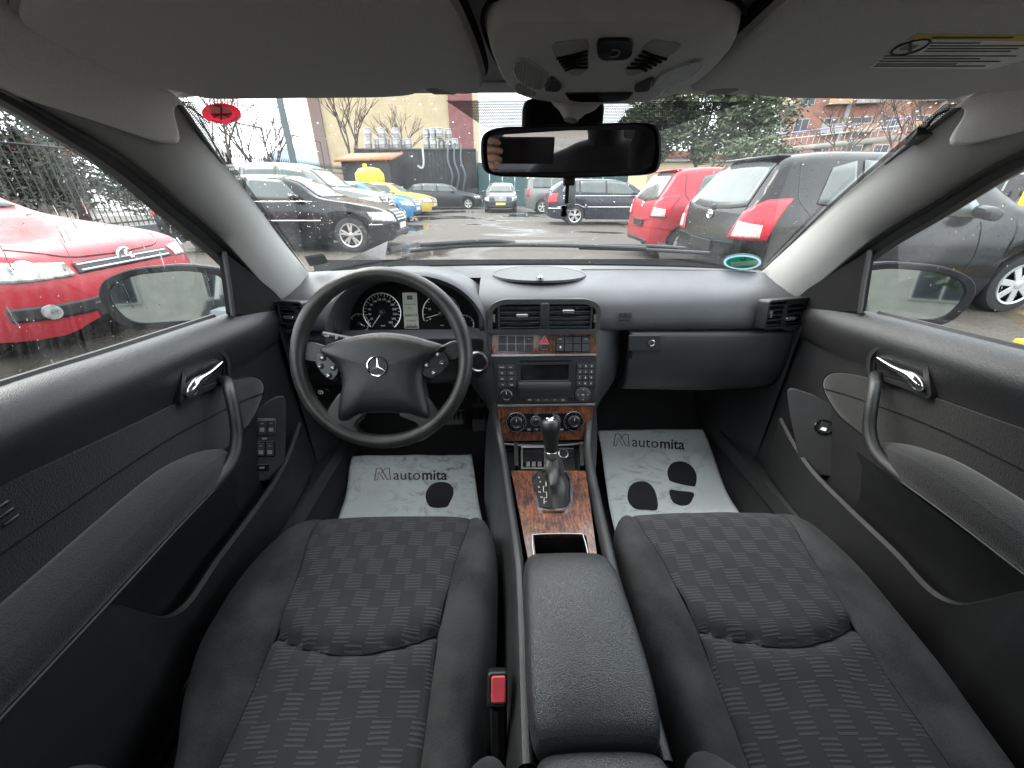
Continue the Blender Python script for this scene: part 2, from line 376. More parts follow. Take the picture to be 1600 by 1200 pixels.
frit_strip('dotted_print', lambda a: ws(lerp(-.33, .45, a), 1.0), lambda a: ws(lerp(-.10, .10, a), .80), 16, 10)
for s in (-1, 1):
    frit_strip('dotted_print', lambda a: ws(s * 1.0, lerp(.04, 1, a)), lambda a: ws(s * lerp(.985, .955, a), lerp(.04, 1, a)), 30, 2)
def drops(name, fn, n, rmin, rmax, parent, tall=1.0, w=None):
    mb = MB(); k = 0
    while k < n:
        a, c = random.random(), random.random()
        if w and random.random() > w(a, c): continue
        p, nn = fn(a, c); u = V(0, 0, 1).cross(nn).normalized(); v = nn.cross(u); r = lerp(rmin, rmax, random.random() ** 3); q = r * lerp(1, tall, random.random())
        vs = [p + u * (r * math.cos(x * math.pi / 4) * (1 + .25 * random.uniform(-1, 1))) + v * (q * math.sin(x * math.pi / 4)) for x in range(8)] + [p + nn * r * .35]
        vs[8:8] = []
        m = [p + u * (r * .65 * math.cos(x * math.pi / 4)) + v * (q * .65 * math.sin(x * math.pi / 4)) + nn * r * .25 for x in range(8)]
        mb.add(vs[:8] + m + [vs[8]], [[x, (x + 1) % 8, 8 + (x + 1) % 8, 8 + x] for x in range(8)] + [[8 + x, 8 + (x + 1) % 8, 16] for x in range(8)] + [[7, 6, 5, 4, 3, 2, 1, 0]]); k += 1
    return tag(mb.build(name, 'water', parent), None, kind='stuff')
def wsn(a, c):
    p = ws(a * 2 - 1, c); e = .01
    n = (ws(a * 2 - 1 + e, c) - p).cross(ws(a * 2 - 1, c + e) - p).normalized()
    if n.y < 0: n = -n
    return p + n * .0006, n
drops('raindrops', wsn, 1100, .0006, .0024, t, 1.3, lambda a, c: .12 + .9 * math.exp(-((a - .12) / .10) ** 2) * (c < .6) + .45 * math.exp(-((a - .9) / .12) ** 2) + .25 * (c > .8))
# wiper arm and blade lying along the cowl outside
t = thing('wiper', 'black wiper blade and arm lying along the base of the windscreen', 'wiper', (-.1, 1.36, .985))
def wsp(px, py):                                 # photograph pixel on the screen surface
    d = FW + RT * ((px - 800) / FPX) + UP * ((600 - py) / FPX); h = BV.ray_cast(CAM, d); return h[0], -h[1] if h[1].dot(d) > 0 else h[1]
me = WS.data; BV = BVHTree.FromPolygons([v.co for v in me.vertices], [p.vertices for p in me.polygons])
bl = [wsp(x, y)[0] + V(0, .02, .03) for x, y in ((640, 408), (730, 400), (860, 399), (1010, 404))]
tube('blade', cat(bl, 5), .007, 'black_plastic', t)
tube('arm', cat([wsp(x, y)[0] + V(0, .03, .035) for x, y in ((655, 402), (760, 396), (805, 399))], 5), .008, 'black_plastic', t)
t2 = thing('wiper', 'long thin wiper blade along the passenger side of the cowl', 'wiper', (.4, 1.38, .98))
tube('blade', cat([wsp(x, y)[0] + V(0, .02, .028) for x, y in ((905, 402), (1000, 405), (1110, 411))], 5), .006, 'black_plastic', t2)
tube('arm', cat([wsp(x, y)[0] + V(0, .045, .03) for x, y in ((930, 401), (1010, 402), (1075, 406))], 5), .006, 'black_plastic', t2)
# headliner
def hl(a, c):
    x = (a * 2 - 1); y = lerp(.672, -.95, c); hw = lerp(.585, .60, min(1, c * 3))
    z = 1.318 + .105 * (1 - math.exp(-c * 5.5)) - .03 * sst(.5, 1, c)
    e = abs(x) ** 5; return V(x * hw, y, z - (.012 + .115 * sst(0, .35, c) * .9) * e)
hd = tag(grid('headliner', hl, 40, 40, 'headliner', solid=.012), 'dark grey cloth headliner over the front seats', kind='structure')
hdr = loft('header_trim', [[V(x * .58, .685, 1.313 - .006 * x * x), V(x * .57, .664, 1.309 - .006 * x * x), V(x * .57, .645, 1.317), V(x * .575, .66, 1.335), V(x * .58, .70, 1.33)] for x in [i / 10 - 1 for i in range(21)]], 'headliner', hd)
# roof skin keeps the sky out
mk('roof_skin', [V(x, y, z) for x, y, z in [(-.64, .70, 1.335), (0, .76, 1.35), (.64, .70, 1.335), (-.66, 0, 1.43), (0, 0, 1.455), (.66, 0, 1.43), (-.62, -.98, 1.39), (0, -1.0, 1.43), (.62, -.98, 1.39)]], [[0, 1, 4, 3], [1, 2, 5, 4], [3, 4, 7, 6], [4, 5, 8, 7]], 'gloss_black', hd)
# A-pillars with cloth trim, black door seal and the headliner's bulged corner
for s, nm in ((-1, 'left'), (1, 'right')):
    A = [V(s * .548, .655, 1.300), V(s * .612, .80, 1.246), V(s * .662, .96, 1.160), V(s * .697, 1.10, 1.062), V(s * .712, 1.235, .945), V(s * .715, 1.27, .90)]
    B = [V(s * .610, .455, 1.295), V(s * .650, .650, 1.234), V(s * .676, .770, 1.164), V(s * .700, .888, 1.084), V(s * .720, 1.02, .950), V(s * .728, 1.09, .87)]
    A, B = cat(A, 5), cat(B, 5)
    rings = []
    for a, c in zip(A, B):
        m = (a + c) / 2 + V(-s * .026, -.022, .012); q1 = a.lerp(c, .22) + V(-s * .016, -.016, .010); q3 = a.lerp(c, .8) + V(-s * .018, -.014, .006)
        rings.append([a + V(s * .01, .015, 0), a, q1, m, q3, c, c + V(s * .03, 0, 0)])
    pil = tag(loft('pillar_%s' % nm, rings, 'pillar_cloth', closed=False, solid=.004), 'pale grey cloth windscreen pillar on the %s' % ('driver side' if s < 0 else 'passenger side'), kind='structure')
    # black line between glass and trim, and the bulged headliner end cap that overlaps the trim
    tube('glass_edge', [a + V(s * .002, -.002, -.002) for a in A], .0035, 'seal_rubber', pil, 6)
    def cap(a, c, s=s):
        i = a * (.5 + 4.6 * math.sin(math.pi * min(1, .02 + c * .84)) ** 1.9); k = int(min(8, i)); f = i - k
        pa, pb = A[k].lerp(A[k + 1], f), B[k].lerp(B[k + 1], f)
        if a < .02: pa, pb = pa + V(0, -.05, .02), pb + V(0, -.06, .03)
        bow = math.sin(math.pi * c); off = V(-s * .034, -.030, .012) * bow + V(-s * .004, -.004, 0)
        sh = (1 - (2 * c - 1) ** 2) * .9
        ext = 0
        return pa.lerp(pb, c) + off + (A[9] - A[0]).normalized() * ext
    grid('headliner_corner', cap, 14, 16, 'headliner', hd, solid=.003)
    # rear part of the side: cant rail and B-pillar (behind the camera)
    tube('cant_rail', [V(s * .64, .30, 1.36), V(s * .64, .2, 1.365), V(s * .61, -.3, 1.345), V(s * .58, -.9, 1.31)], .035, 'headliner', hd)
    box('centre_pillar', (s * .68, -.12, .85), (.05, .15, 1.0), 'pillar_cloth', pil, Matrix.Rotation(R(-s * 14), 3, 'Y'), .01)
# floor pan, side sills, firewall
fl = grid('floor', lambda a, c: V(lerp(-.76, .76, a), lerp(-1.0, 1.62, c), .235 + .02 * noise.noise(V(a * 9, c * 9, 0)) * .3 + .42 * sst(.80, 1.0, c)), 40, 60, 'carpet')
tag(fl, 'black carpet on the cabin floor under the dashboard', kind='structure')
for s in (-1, 1):
    loft('sill_carpet', [[V(s * x, y, z) for x, z in ((.60, .245), (.655, .26), (.675, .33), (.70, .40), (.77, .40))] for y in (-.6, .3, 1.0, 1.3)], 'carpet', fl, closed=False)
    loft('sill_step', [[V(s * x, y, z) for x, z in ((.668, .36), (.672, .405), (.70, .415), (.76, .40))] for y in (-.6, .3, .95, 1.15)], 'door_plastic', fl, closed=False)
    loft('kick_panel', [[V(s * (.70 - .02 * k), y, z) for z in (.22, .45, .70, .86)] for k, y in enumerate((.98, 1.1, 1.3, 1.6))], 'door_plastic', fl, closed=False)
mk('firewall', [V(-.8, 1.52, .2), V(.8, 1.52, .2), V(.8, 1.45, .96), V(-.8, 1.45, .96)], [[0, 1, 2, 3]], 'carpet', fl)
# ------------------------------------------------------------------ own car: bodywork outside the cabin
own = thing('car_bodywork', 'black outer bodywork of the car the picture is taken from', 'car body', (0, 1.5, 0))
leather('door_low', (.010, .010, .011), .62, 420, .3)
simple('own_paint', (.018, .020, .024), .2, coat=1.0)
grid('bonnet', lambda a, c: V((a * 2 - 1) * lerp(.80, .70, c), lerp(1.43, 2.42, c), lerp(.93, .74, c) - .05 * abs(a * 2 - 1) ** 3 - .10 * sst(.85, 1, c)), 16, 16, 'own_paint', own)
mk('cowl', [V(-.80, 1.36, .935), V(.80, 1.36, .935), V(.78, 1.46, .92), V(-.78, 1.46, .92)], [[0, 1, 2, 3]], 'matte_black', own)
for s in (-1, 1):
    grid('side_panel', lambda a, c: V(s * (.78 + .10 * math.sin(math.pi * min(1, .12 + c * .9)) - .02 * c), lerp(-2.0, 2.3, a), lerp(.22, .925, c)), 24, 12, 'own_paint', own)
# ------------------------------------------------------------------ doors
def belt(y): return pl([(-.2, .975), (.43, .962), (.57, .951), (.83, .932), (1.08, .908)], y)
def door(s):
    side = 'driver' if s < 0 else 'passenger'
    D = thing('car_door', 'black %s door trim with pull handle%s' % (side, ' and four window switches' if s < 0 else ' and one window switch'), 'car door', (s * .70, .5, .4))
    fr = Fr((s * .70, 0, 0), (0, -s, 0), (0, 0, 1))               # local x = -s*y, height points into the cabin
    L = lambda pts: [(-s * y, z) for y, z in pts]
    prof = lambda y: [(.742, belt(y) + .002), (.728, belt(y) + .004), (.708, belt(y) - .006), (.692, belt(y) - .028), (.692, belt(y) - .055), (.702, belt(y) - .09), (.708, .82), (.708, .76), (.706, .68), (.704, .60), (.700, .50), (.695, .44), (.70, .395), (.72, .375)]
    ys = [-.12 + i * 1.14 / 26 for i in range(27)]
    loft('trim_panel', [[V(s * (x + .012 * sst(.86, 1.02, y)), y, z) for x, z in [tuple(q) for q in cat([(a, c, 0) for a, c in prof(y)], 3) for q in [(q.x, q.y)]]] for y in ys], 'door_plastic', D, closed=False, solid=.006)
    # window belt seal, frame, pane
    tube('belt_seal', [V(s * .742, y, belt(y) + .006) for y in (-.1, .2, .43, .57, .7, .83)], .007, 'seal_rubber', D, 6)
    B = cat([V(s * .57, -.2, 1.335), V(s * .588, .2, 1.335), V(s * .610, .455, 1.295), V(s * .632, .580, 1.256), V(s * .655, .672, 1.224), V(s * .673, .757, 1.172), V(s * .700, .888, 1.084), V(s * .722, 1.05, .915), V(s * .728, 1.09, .87)], 5)
    o1, o2 = V(s * .013, -.006, -.008), V(s * .022, -.012, -.022)
    kf_ = lambda p: lerp(.30, 1.0, sst(.40, .85, p.y))
    loft('window_frame', [[p + V(s * .004, .006, .006), p + V(-s * .002, -.004, -.004), p + (o1 * .6 + V(-s * .006, -.004, 0)) * kf_(p), p + o1 * kf_(p), p + o2 * .8 * kf_(p), p + o2 * kf_(p), p + o2 * kf_(p) + V(s * .02, 0, 0)] for p in B], 'seal_rubber', D, closed=False)
    tri = [(.872, 1.060), (.835, .945), (1.055, .885), (1.005, .955)]
    fr2 = Fr((s * .715, 0, 0), (0, -s, 0), (0, 0, 1))
    prism('mirror_sail', rp(L([(.884, 1.066), (.845, .938), (1.085, .870), (1.02, .950)]), .006), fr2, -.01, .006, 'matte_black', D, .003)
    tube('sail_gap', [V(s * .708, *q) for q in ((.880, 1.068), (.862, 1.0), (.842, .936))], .005, 'seal_rubber', D, 6)
    gt = [p + o2 * kf_(p) + V(s * .012, 0, 0) for p in B if p.y < 1.02]
    pane = grid('window_pane', lambda a, c: V(s * .752, lerp(-.18, 1.0, a), belt(lerp(-.18, 1.0, a)) - .01).lerp(gt[min(len(gt) - 1, int(a * (len(gt) - 1)))].lerp(gt[min(len(gt) - 1, int(a * (len(gt) - 1)) + 1)], a * (len(gt) - 1) % 1), c), 26, 10, 'door_glass' if s < 0 else 'door_glass_dry', D)
    def wf(a, c):
        y = lerp(0, .85, a); b_ = V(s * .752, y, belt(y)); k = min(range(len(gt)), key=lambda q: abs(gt[q].y - y)); return b_.lerp(gt[k], c) + V(s * .001, 0, 0), V(s, 0, .2).normalized()
    if s < 0:
        drops('raindrops', wf, 420, .0005, .0015, D, 2.2)
        mb = MB()
        for k in range(34):                      # water runs on the wet pane
            a = random.random(); c = random.random(); p, n_ = wf(a, c); l = random.uniform(.01, .05); w = random.uniform(.0003, .0007)
            pts = [p + V(0, random.uniform(-1, 1) * .001, -l * q) for q in (0, .33, .66, 1)]
            mb.add(*tube_g(pts, [w, w * .8, w * .8, w * 1.3], 5))
        tag(mb.build('water_runs', 'water', D), None, kind='stuff')
    else: drops('raindrops', wf, 150, .0006, .0022, D, 1.6)
    # cloth insert with a stitched seam
    ins = [(-.12, .690), (.30, .690), (.60, .690), (.725, .698), (.775, .700), (.835, .728), (.862, .757), (.842, .790), (.765, .816), (.624, .842), (.494, .858), (.36, .878), (.1, .897), (-.12, .905)]
    cp = rp(L(ins), .04, 5)
    ci = dome('cloth_insert', cp, fr, [(1, -.012), (1, -.004), (.992, .000), (.975, .0025), (.9, .003)], 'door_cloth', D, cen=(-s * .4, .78))
    tube('piping', [fr(*p, -.003) for p in cp], .0026, 'matte_black', ci, 6, closed=True)
    tube('seam', cat([fr(-s * y, z, .0030) for y, z in ((-.1, .818), (.32, .806), (.50, .800), (.614, .789), (.76, .762), (.84, .742))], 6), .0012, 'matte_black', ci, 5)
    st = MB()
    for k in range(120):
        y = lerp(-.1, .83, k / 120); z = pl([(-.1, .818), (.32, .806), (.50, .800), (.614, .789), (.76, .762), (.84, .742)], y) + .004
        st.add(*box_g(fr(-s * y, z, .0032), (.0008, .0045, .0008)))
    tag(st.build('stitching', 'door_cloth', ci, smooth=False), None, kind='stuff')
    # armrest pad
    rg = []
    for y, zt, xi, zl in ((-.12, .755, .612, .700), (.1, .757, .612, .702), (.285, .758, .612, .705), (.435, .764, .613, .708), (.52, .764, .616, .705), (.575, .752, .624, .700), (.615, .737, .640, .696), (.645, .716, .665, .694)):
        rg.append([V(s * x, y, z) for x, z in ((.705, zt - .002), (.688, zt), (lerp(.69, xi, .5), zt + .004), (lerp(.69, xi, .86), zt - .004), (xi, zt - .026), (xi + .002, zl + .012), (xi + .012, zl), (.705, zl - .01))])
    pad = loft('armrest_pad', [r for r in zip(*[cat([p for p in col], 4) for col in zip(*rg)])], 'door_cloth', D, closed=True, sub=1)
    tube('trim_strip', cat([V(s * (x + .004), y, zl + .004) for y, x, zl in ((-.1, .611, .705), (.285, .611, .709), (.435, .612, .712), (.52, .616, .709), (.575, .626, .702))], 4), 0.002, 'button_grey', pad, 6)
    # lower armrest wall and map pocket
    loft('armrest_wall', [[V(s * x, y, z) for x, z in ((.628, .703), (.660, .66), (.690, .58), (.694, .50))] for y in (-.12, .2, .4, .55, .64)], 'door_low', D, closed=False)
    lip = cat([V(s * .668, .905, .618), V(s * .660, .83, .592), V(s * .654, .738, .570), V(s * .650, .62, .566), V(s * .648, .503, .566), V(s * .648, .43, .558), V(s * .649, .392, .576), V(s * .645, .368, .622), V(s * .638, .340, .682), V(s * .632, .30, .703), V(s * .630, .1, .708), V(s * .630, -.12, .708)], 4)
    loft('map_pocket', [[p + V(s * .014, 0, -.03), p + V(s * .012, 0, -.004), p + V(s * .004, 0, .0), p + V(-s * .002, 0, -.006), V(p.x + s * .004, p.y, lerp(p.z, .40, .35)), V(p.x + s * .012, p.y, lerp(p.z, .40, .75)), V(p.x + s * .03, p.y, .40)] for p in lip], 'door_low', D, closed=False)
    # pull handle
    hp = cat([V(s * .705, .735, .832), V(s * .672, .712, .840), V(s * .648, .680, .832), V(s * .634, .655, .798), V(s * .628, .632, .757), V(s * .624, .592, .726), V(s * .632, .530, .712)], 5)
    tube('pull_handle', hp, [lerp(.0095, .0125, i / (len(hp) - 1)) for i in range(len(hp))], 'wheel_leather', D, 10, .8)
    # release handle in its recess
    ro = rp(L([(.606, .838), (.655, .915), (.745, .902), (.765, .868), (.745, .822), (.66, .838)]), .018, 5); f3 = Fr((s * .700, 0, 0), (0, -s, 0), (0, 0, 1))
    ri = inset(ro, .009); rj = inset(ro, .013)
    v, f = frame_g(ro, ri, f3, -.012, .012); bz = mk('handle_bezel', v, f, 'door_plastic', D, bev=.0025)
    v, f = frame_g(ri, rj, f3, -.012, .006); mk('bezel_lip', v, f, 'black_plastic', bz, bev=.001)
    prism('handle_recess', ri, f3, -.006, .0005, 'black_plastic', D, 0)
    hl_ = [(.632, .846, .010), (.636, .874, .013), (.652, .886, .016), (.668, .880, .018), (.690, .868, .016), (.735, .866, .012)]
    lev = [f3(-s * y, z, h) for y, z, h in ((.634, .848, .008), (.640, .858, .014), (.655, .866, .018), (.675, .867, .019), (.70, .867, .017), (.738, .868, .010))]
    tube('door_handle', cat(lev, 4), [.009, .0125, .0145, .0155, .0155, .0155, .015, .014, .013, .0115, .0105, .0095, .0085, .0075, .007, .0065, .006, .006, .006, .006, .005], 'chrome', D, 12, .8)
    # switch pod
    o4 = at(415, 690, X=-.690); f4l = Fr(o4, V(.72, .69, 0), V(-.25, .27, .93)); f4 = Fr((s * -o4.x, o4.y, o4.z) if s > 0 else o4, V(.72, -s * .69, 0), V(s * .25, .27, .93))
    m4 = lambda q: (q[0] * -s * (1 if s < 0 else 1.4), q[1])
    def pp(pts, r): return rp([m4(f4l.px(*q)) for q in (pts if s < 0 else pts[::-1])], r, 4)
    pod = prism('switch_pod', pp(((384, 676), (396, 645), (418, 626), (441, 617), (447, 622), (448, 660), (445, 738), (437, 750), (400, 752), (386, 740)), .012), f4, -.06, .0, 'door_plastic', D, .006, seg=3)
    def sw_(nm, x0, x1, y0, y1, h0, h1, m, par, r=.004, bev=.0008): return prism(nm, pp(((x0, y0), (x1, y0), (x1, y1), (x0, y1)), r), f4, h0, h1, m, par, bev)
    if s < 0:
        for y0, y1, x0 in ((654, 681, 400), (689, 714, 398)):
            bl_ = sw_('switch_block', x0, x0 + 32, y0, y1, -.002, .0015, 'gloss_black', pod, .005)
            for k in (0, 1):
                xx = x0 + 2.5 + k * 14; sw_('window_switch', xx, xx + 13, y0 + 3, y1 - 2, .001, .0055, 'black_plastic', bl_, .003)
                sw_('switch_symbol', xx + 3, xx + 10, y0 + 14, y0 + 20, .0056, .0060, 'print_grey', bl_, .001, 0); sw_('switch_symbol', xx + 4, xx + 9, y0 + 7, y0 + 8.2, .0056, .0060, 'print_grey', bl_, .0003, 0)
        for x0, x1, y0, y1 in ((408, 418, 683, 687.5), (398, 420, 725, 736)):
            b_ = sw_('lock_switch', x0, x1, y0, y1, -.002, .003, 'gloss_black', pod, .003); sw_('switch_symbol', (x0 + x1) / 2 - 4, (x0 + x1) / 2 + 4, (y0 + y1) / 2 - 1.5, (y0 + y1) / 2 + 1.5, .0031, .0035, 'print_grey', b_, .001, 0)
    else:
        x4, y4 = m4(f4l.px(412, 676)); sbz = lathe('switch_bezel', [(.020, -.002), (.020, .002), (.017, .003), (.016, .0005)], f4(x4, y4), f4.n, 'gloss_black', pod)
        prism('window_switch', rp(rect(x4 - .009, x4 + .009, y4 - .012, y4 + .012), .003), f4, .0, .006, 'black_plastic', pod, .001); prism('switch_symbol', rp([(x4 - .006, y4 - .008), (x4 + .006, y4 - .008), (x4 + .006, y4), (x4 - .003, y4)], .001), f4, .006, .0064, 'print_white', pod, 0)
    # outside mirror
    c0 = V(s * 1.012, 1.06, .925); tgt = V(s * .93, -4.0, 1.02); nn = ((CAM - c0).normalized() + (tgt - c0).normalized()).normalized()
    u, v_, n_ = basis(nn); f6 = Fr(c0, u, v_)
    mo = [(-s * -.148, .012), (-s * -.132, -.050), (-s * -.10, -.074), (-s * .08, -.080), (-s * .134, -.074), (-s * .146, .0), (-s * .144, .058), (-s * .05, .078), (-s * -.06, .074), (-s * -.126, .052)]
    mo = rp([(x * 1.06, y * 1.10) for x, y in mo], .03, 4)
    hs = dome('mirror_housing', mo, f6, [(.955, -.004), (.985, .004), (1, -.004), (1, -.03), (.93, -.07), (.7, -.105), (.3, -.12)], 'housing_black', D, cen=(0, 0))
    gi = [(x * .84, y * .77 + .001) for x, y in mo]
    v, f = frame_g([(x * .975, y * .965) for x, y in mo], gi, f6, .003, .010); mk('mirror_rim', v, f, 'housing_black', hs, bev=.002)
    prism('mirror_glass', gi, f6, .0035, .0055, 'mirror_tint', hs, 0, smooth=False)
    tube('mirror_foot', [c0 + V(-s * .08, .03, -.06), c0 + V(-s * .19, .0, -.05), V(s * .745, .98, .92)], .022, 'own_paint', hs, 8)
    if s < 0:                                    # speaker/lock marks at the far edge of the trim
        p = at(12, 795, X=-.70)
        for k in range(3): box('seat_switch', (-.698, p.y - .006, p.z + .010 - k * .011), (.008, .018, .005), 'black_plastic', D, bev=.002)
    return D
door(-1); door(1)
# ------------------------------------------------------------------ dashboard
DB = thing('dashboard', 'black grained dashboard with vents, airbag panel and glove box', 'dashboard', (0, 1.0, .6))
def dsec(x):
    e = sst(.55, .74, abs(x)); k = .035 * e
    if -.555 < x < -.172: return [V(x, 1.43 - .15 * (x / .74) ** 2, .940), V(x, 1.40 - .15 * (x / .74) ** 2, .953), V(x, 1.30 - .08 * (x / .74) ** 2, .960)] + [V(x, 1.17 + .001 * q, .956 - .008 * q) for q in range(9)]
    return [V(x, 1.43 - .15 * (x / .74) ** 2, .940), V(x, 1.40 - .15 * (x / .74) ** 2, .953), V(x, 1.30 - .10 * (x / .74) ** 2, .960 - .006 * e), V(x, 1.16, .959 - .010 * e), V(x, 1.085 + k, .951 - .012 * e), V(x, 1.040 + k, .938 - .014 * e), V(x, 1.012 + k * .7, .916 - .012 * e), V(x, 1.000 + k * .4, .888), V(x, .996 + k * .4, .862), V(x, 1.000 + k * .4, .846), V(x, 1.012 + k * .4, .840), V(x, 1.05, .838)]
xs = sorted([-.76 + i * 1.52 / 60 for i in range(61)] + [-.5551, -.5549, -.1721, -.1719])
pad = loft('upper_pad', [cat(dsec(x), 3) for x in xs], 'dash_plastic', DB, closed=False)
for s in (-1, 1):
    loft('pad_end', [[V(s * .755, y, z) for y, z in ((1.0, .83), (1.4, .83))], [V(s * .755, y, z) for y, z in ((1.03, .92), (1.36, .94))]], 'dash_plastic', DB, closed=False)
# defroster groove and screen-side slot
tube('defroster_groove', cat([V(x, 1.345 - .09 * (x / .74) ** 2, .9585 - .005 * sst(.5, .74, abs(x))) for x in (-.66, -.4, -.2, 0, .2, .4, .66)], 5), .004, 'matte_black', pad, 6)
tube('pad_groove', cat([V(x, 1.245 - .04 * (x / .74) ** 2, .961 - .006 * sst(.5, .74, abs(x))) for x in (.14, .3, .45, .58, .68)], 5), .0016, 'emboss', pad, 5)
# centre speaker grille
fs = Fr((0, 0, .9605), (1, 0, 0), (0, 1, 0))
so = rp([(-.150, 1.175), (-.10, 1.095), (0, 1.068), (.10, 1.092), (.150, 1.168), (.085, 1.275), (0, 1.30), (-.085, 1.278)], .07, 6)
b = NB('grille'); v = b.n('TexVoronoi', Scale=520, Vector=b.tc.outputs['Object']); b.t.nodes[-1].inputs['Randomness'].default_value = 0.1
b.p(Base_Color=b.mix(b.ramp(v.outputs[0], [(.2, 0), (.45, 1)]), (.010, .010, .010), (.075, .077, .080)), Roughness=.6)
sg = prism('speaker_grille', so, fs, -.004, .002, 'grille', DB, .001)
v, f = frame_g([(p[0] * 1.02, (p[1] - 1.18) * 1.02 + 1.18) for p in so], so, fs, -.004, .0026); mk('grille_rim', v, f, 'dash_plastic', sg)
sp_ = Fr((-.004, 1.084, .9632), (1, 0, 0), (0, .97, .25)); prism('sensor_mount', rp(rect(-.009, .009, -.014, .020), .008), sp_, 0, .004, 'black_plastic', sg, .001)
lathe('sun_sensor', [(.0075, 0), (.0075, .006), (.005, .009), (.001, .010)], sp_(0, -.002, .004), sp_.n, 'chrome', sg, 16)
prism('sensor_mark', rect(-.0012, .0012, -.003, .003), sp_, .0142, .0146, 'gloss_black', sg, 0)
# instrument hood: arch shell round the cluster
HX, HZ = -.362, .800
def arch(rx, rz, y, dz=0, n=28, tilt=0, pw=.82):
    o = []
    for i in range(n + 1):
        a = math.pi * (1 - i / n); c_, s_ = math.cos(a), math.sin(a)
        o.append(V(HX + rx * abs(c_) ** pw * (1 if c_ > 0 else -1), y + tilt * s_, HZ + dz + rz * s_ ** .9))
    return o
rings = [arch(.195, .166, 1.085), arch(.196, .167, 1.06), arch(.205, .178, 1.01, tilt=.012), arch(.212, .188, .982, tilt=.02), arch(.219, .195, .974, tilt=.022), arch(.226, .201, .980, tilt=.022), arch(.231, .204, 1.0, tilt=.025), arch(.236, .202, 1.05, tilt=.03), arch(.240, .190, 1.12, tilt=.03), arch(.245, .165, 1.20, tilt=.02)]
hood = loft('instrument_hood', rings, 'dash_plastic', DB, closed=False)
cl = Fr((HX, 1.072, .800), (1, 0, 0), (0, .28, .96))
cface = prism('cluster_face', [(p.x - HX, p.z - .800) for p in arch(.198, .172, 0)], cl, -.006, 0, 'matte_black', DB, 0)
lw = prism('cluster_sill', rp(rect(-.205, .205, -.040, -.002), .005), cl, -.02, .075, 'matte_black', DB, .004)
def dial(px, py, r, nums, a0, a1, needle, nlen, fs_=.0075, ring=True):
    x, y = cl.px(px, py)
    d = lathe('dial_face', [(r, -.001), (r, .001), (.001, .001)], cl(x, y), cl.n, 'gloss_black' if not ring else 'matte_black', cface, 40)
    pts = [cl(x + r * math.cos(R(a)), y + r * math.sin(R(a)), .0025) for a in range(int(a1), int(a0) + 1, 6)]
    tube('dial_ring', pts, .0016, 'satin_metal', d, 6)
    mb = MB(); n = (len(nums) - 1) * 2 if nums else 8
    for k in range(n + 1):
        a = R(lerp(a0, a1, k / n)); c_ = (math.cos(a), math.sin(a)); l = .16 if k % 2 == 0 else .10
        p0, p1 = cl(x + c_[0] * r * .96, y + c_[1] * r * .96, .0018), cl(x + c_[0] * r * (.96 - l), y + c_[1] * r * (.96 - l), .0018)
        mb.add(*tube_g([p0, p1], .0006, 4))
    mb.build('dial_marking', 'print_white', d, smooth=False)
    for k, s_ in enumerate(nums or []):
        a = R(lerp(a0, a1, k / (len(nums) - 1))); text('numeral', s_, cl, x + math.cos(a) * r * .68, y + math.sin(a) * r * .68, fs_, 'print_white', d, .0016)
    a = R(needle); p0 = cl(x, y, .004); p1 = cl(x + math.cos(a) * nlen, y + math.sin(a) * nlen, .004)
    tube('needle', [p0, p1], [.0016, .0007], 'print_white', d, 6)
    lathe('needle_hub', [(r * .17, .001), (r * .17, .006), (r * .12, .008), (.0005, .008)], cl(x, y), cl.n, 'black_plastic', d, 20)
    return d, x, y
d, x, y = dial(597.5, 488, .054, ['0', '20', '40', '60', '80', '100', '120', '140', '160', '180', '200', '220', '240', '260'], 232, -52, 232, .046, .0082)
text('unit', 'km/h', cl, x, y - .038, .006, 'print_white', d, .0016)
d, x, y = dial(690, 490, .054, ['0', '10', '20', '30', '40', '50'], 205, -20, 195, .046, .009)
text('unit', '1/min', cl, x, y - .034, .005, 'print_white', d, .0016)
prism('warning_light', [(x - .006, y + .020), (x - .001, y + .024), (x + .001, y + .018)], cl, .0016, .002, 'warn_red', d, 0)
dial(562, 505, .027, None, 150, -80, 330, .018); dial(726, 507, .027, None, 120, -60, 100, .016)
for (px, py, h, ln) in ((641, 476, .068, ['Outside temp', '8.5 C']), (643, 502, .042, ['213642', '9:41  D'])):
    x, y = cl.px(px, py); q = prism('display_window', rp(rect(x - .021, x + .021, y - h / 2, y + h / 2), .002), cl, 0, .002, 'lcd', cface, .0005)
    for k, s_ in enumerate(ln): text('display_text', s_, cl, x, y - k * .012 + .001, .0062 if h > .05 else .009, 'lcd_ink', q, .0021)
    if h > .05: prism('display_icon', rp(rect(x - .008, x + .008, y + .014, y + .026), .003), cl, .002, .0023, 'lcd_ink', q, 0)
    else: prism('display_bar', rect(x - .018, x + .018, y - .019, y - .014), cl, .002, .0023, 'lcd_ink', q, 0)
for px, py in ((506, 502), (735, 520)):
    x, y = cl.px(px, py); lathe('reset_knob', [(.004, 0), (.004, .010), (.0005, .011)], cl(x, y), cl.n, 'black_plastic', cface, 12)
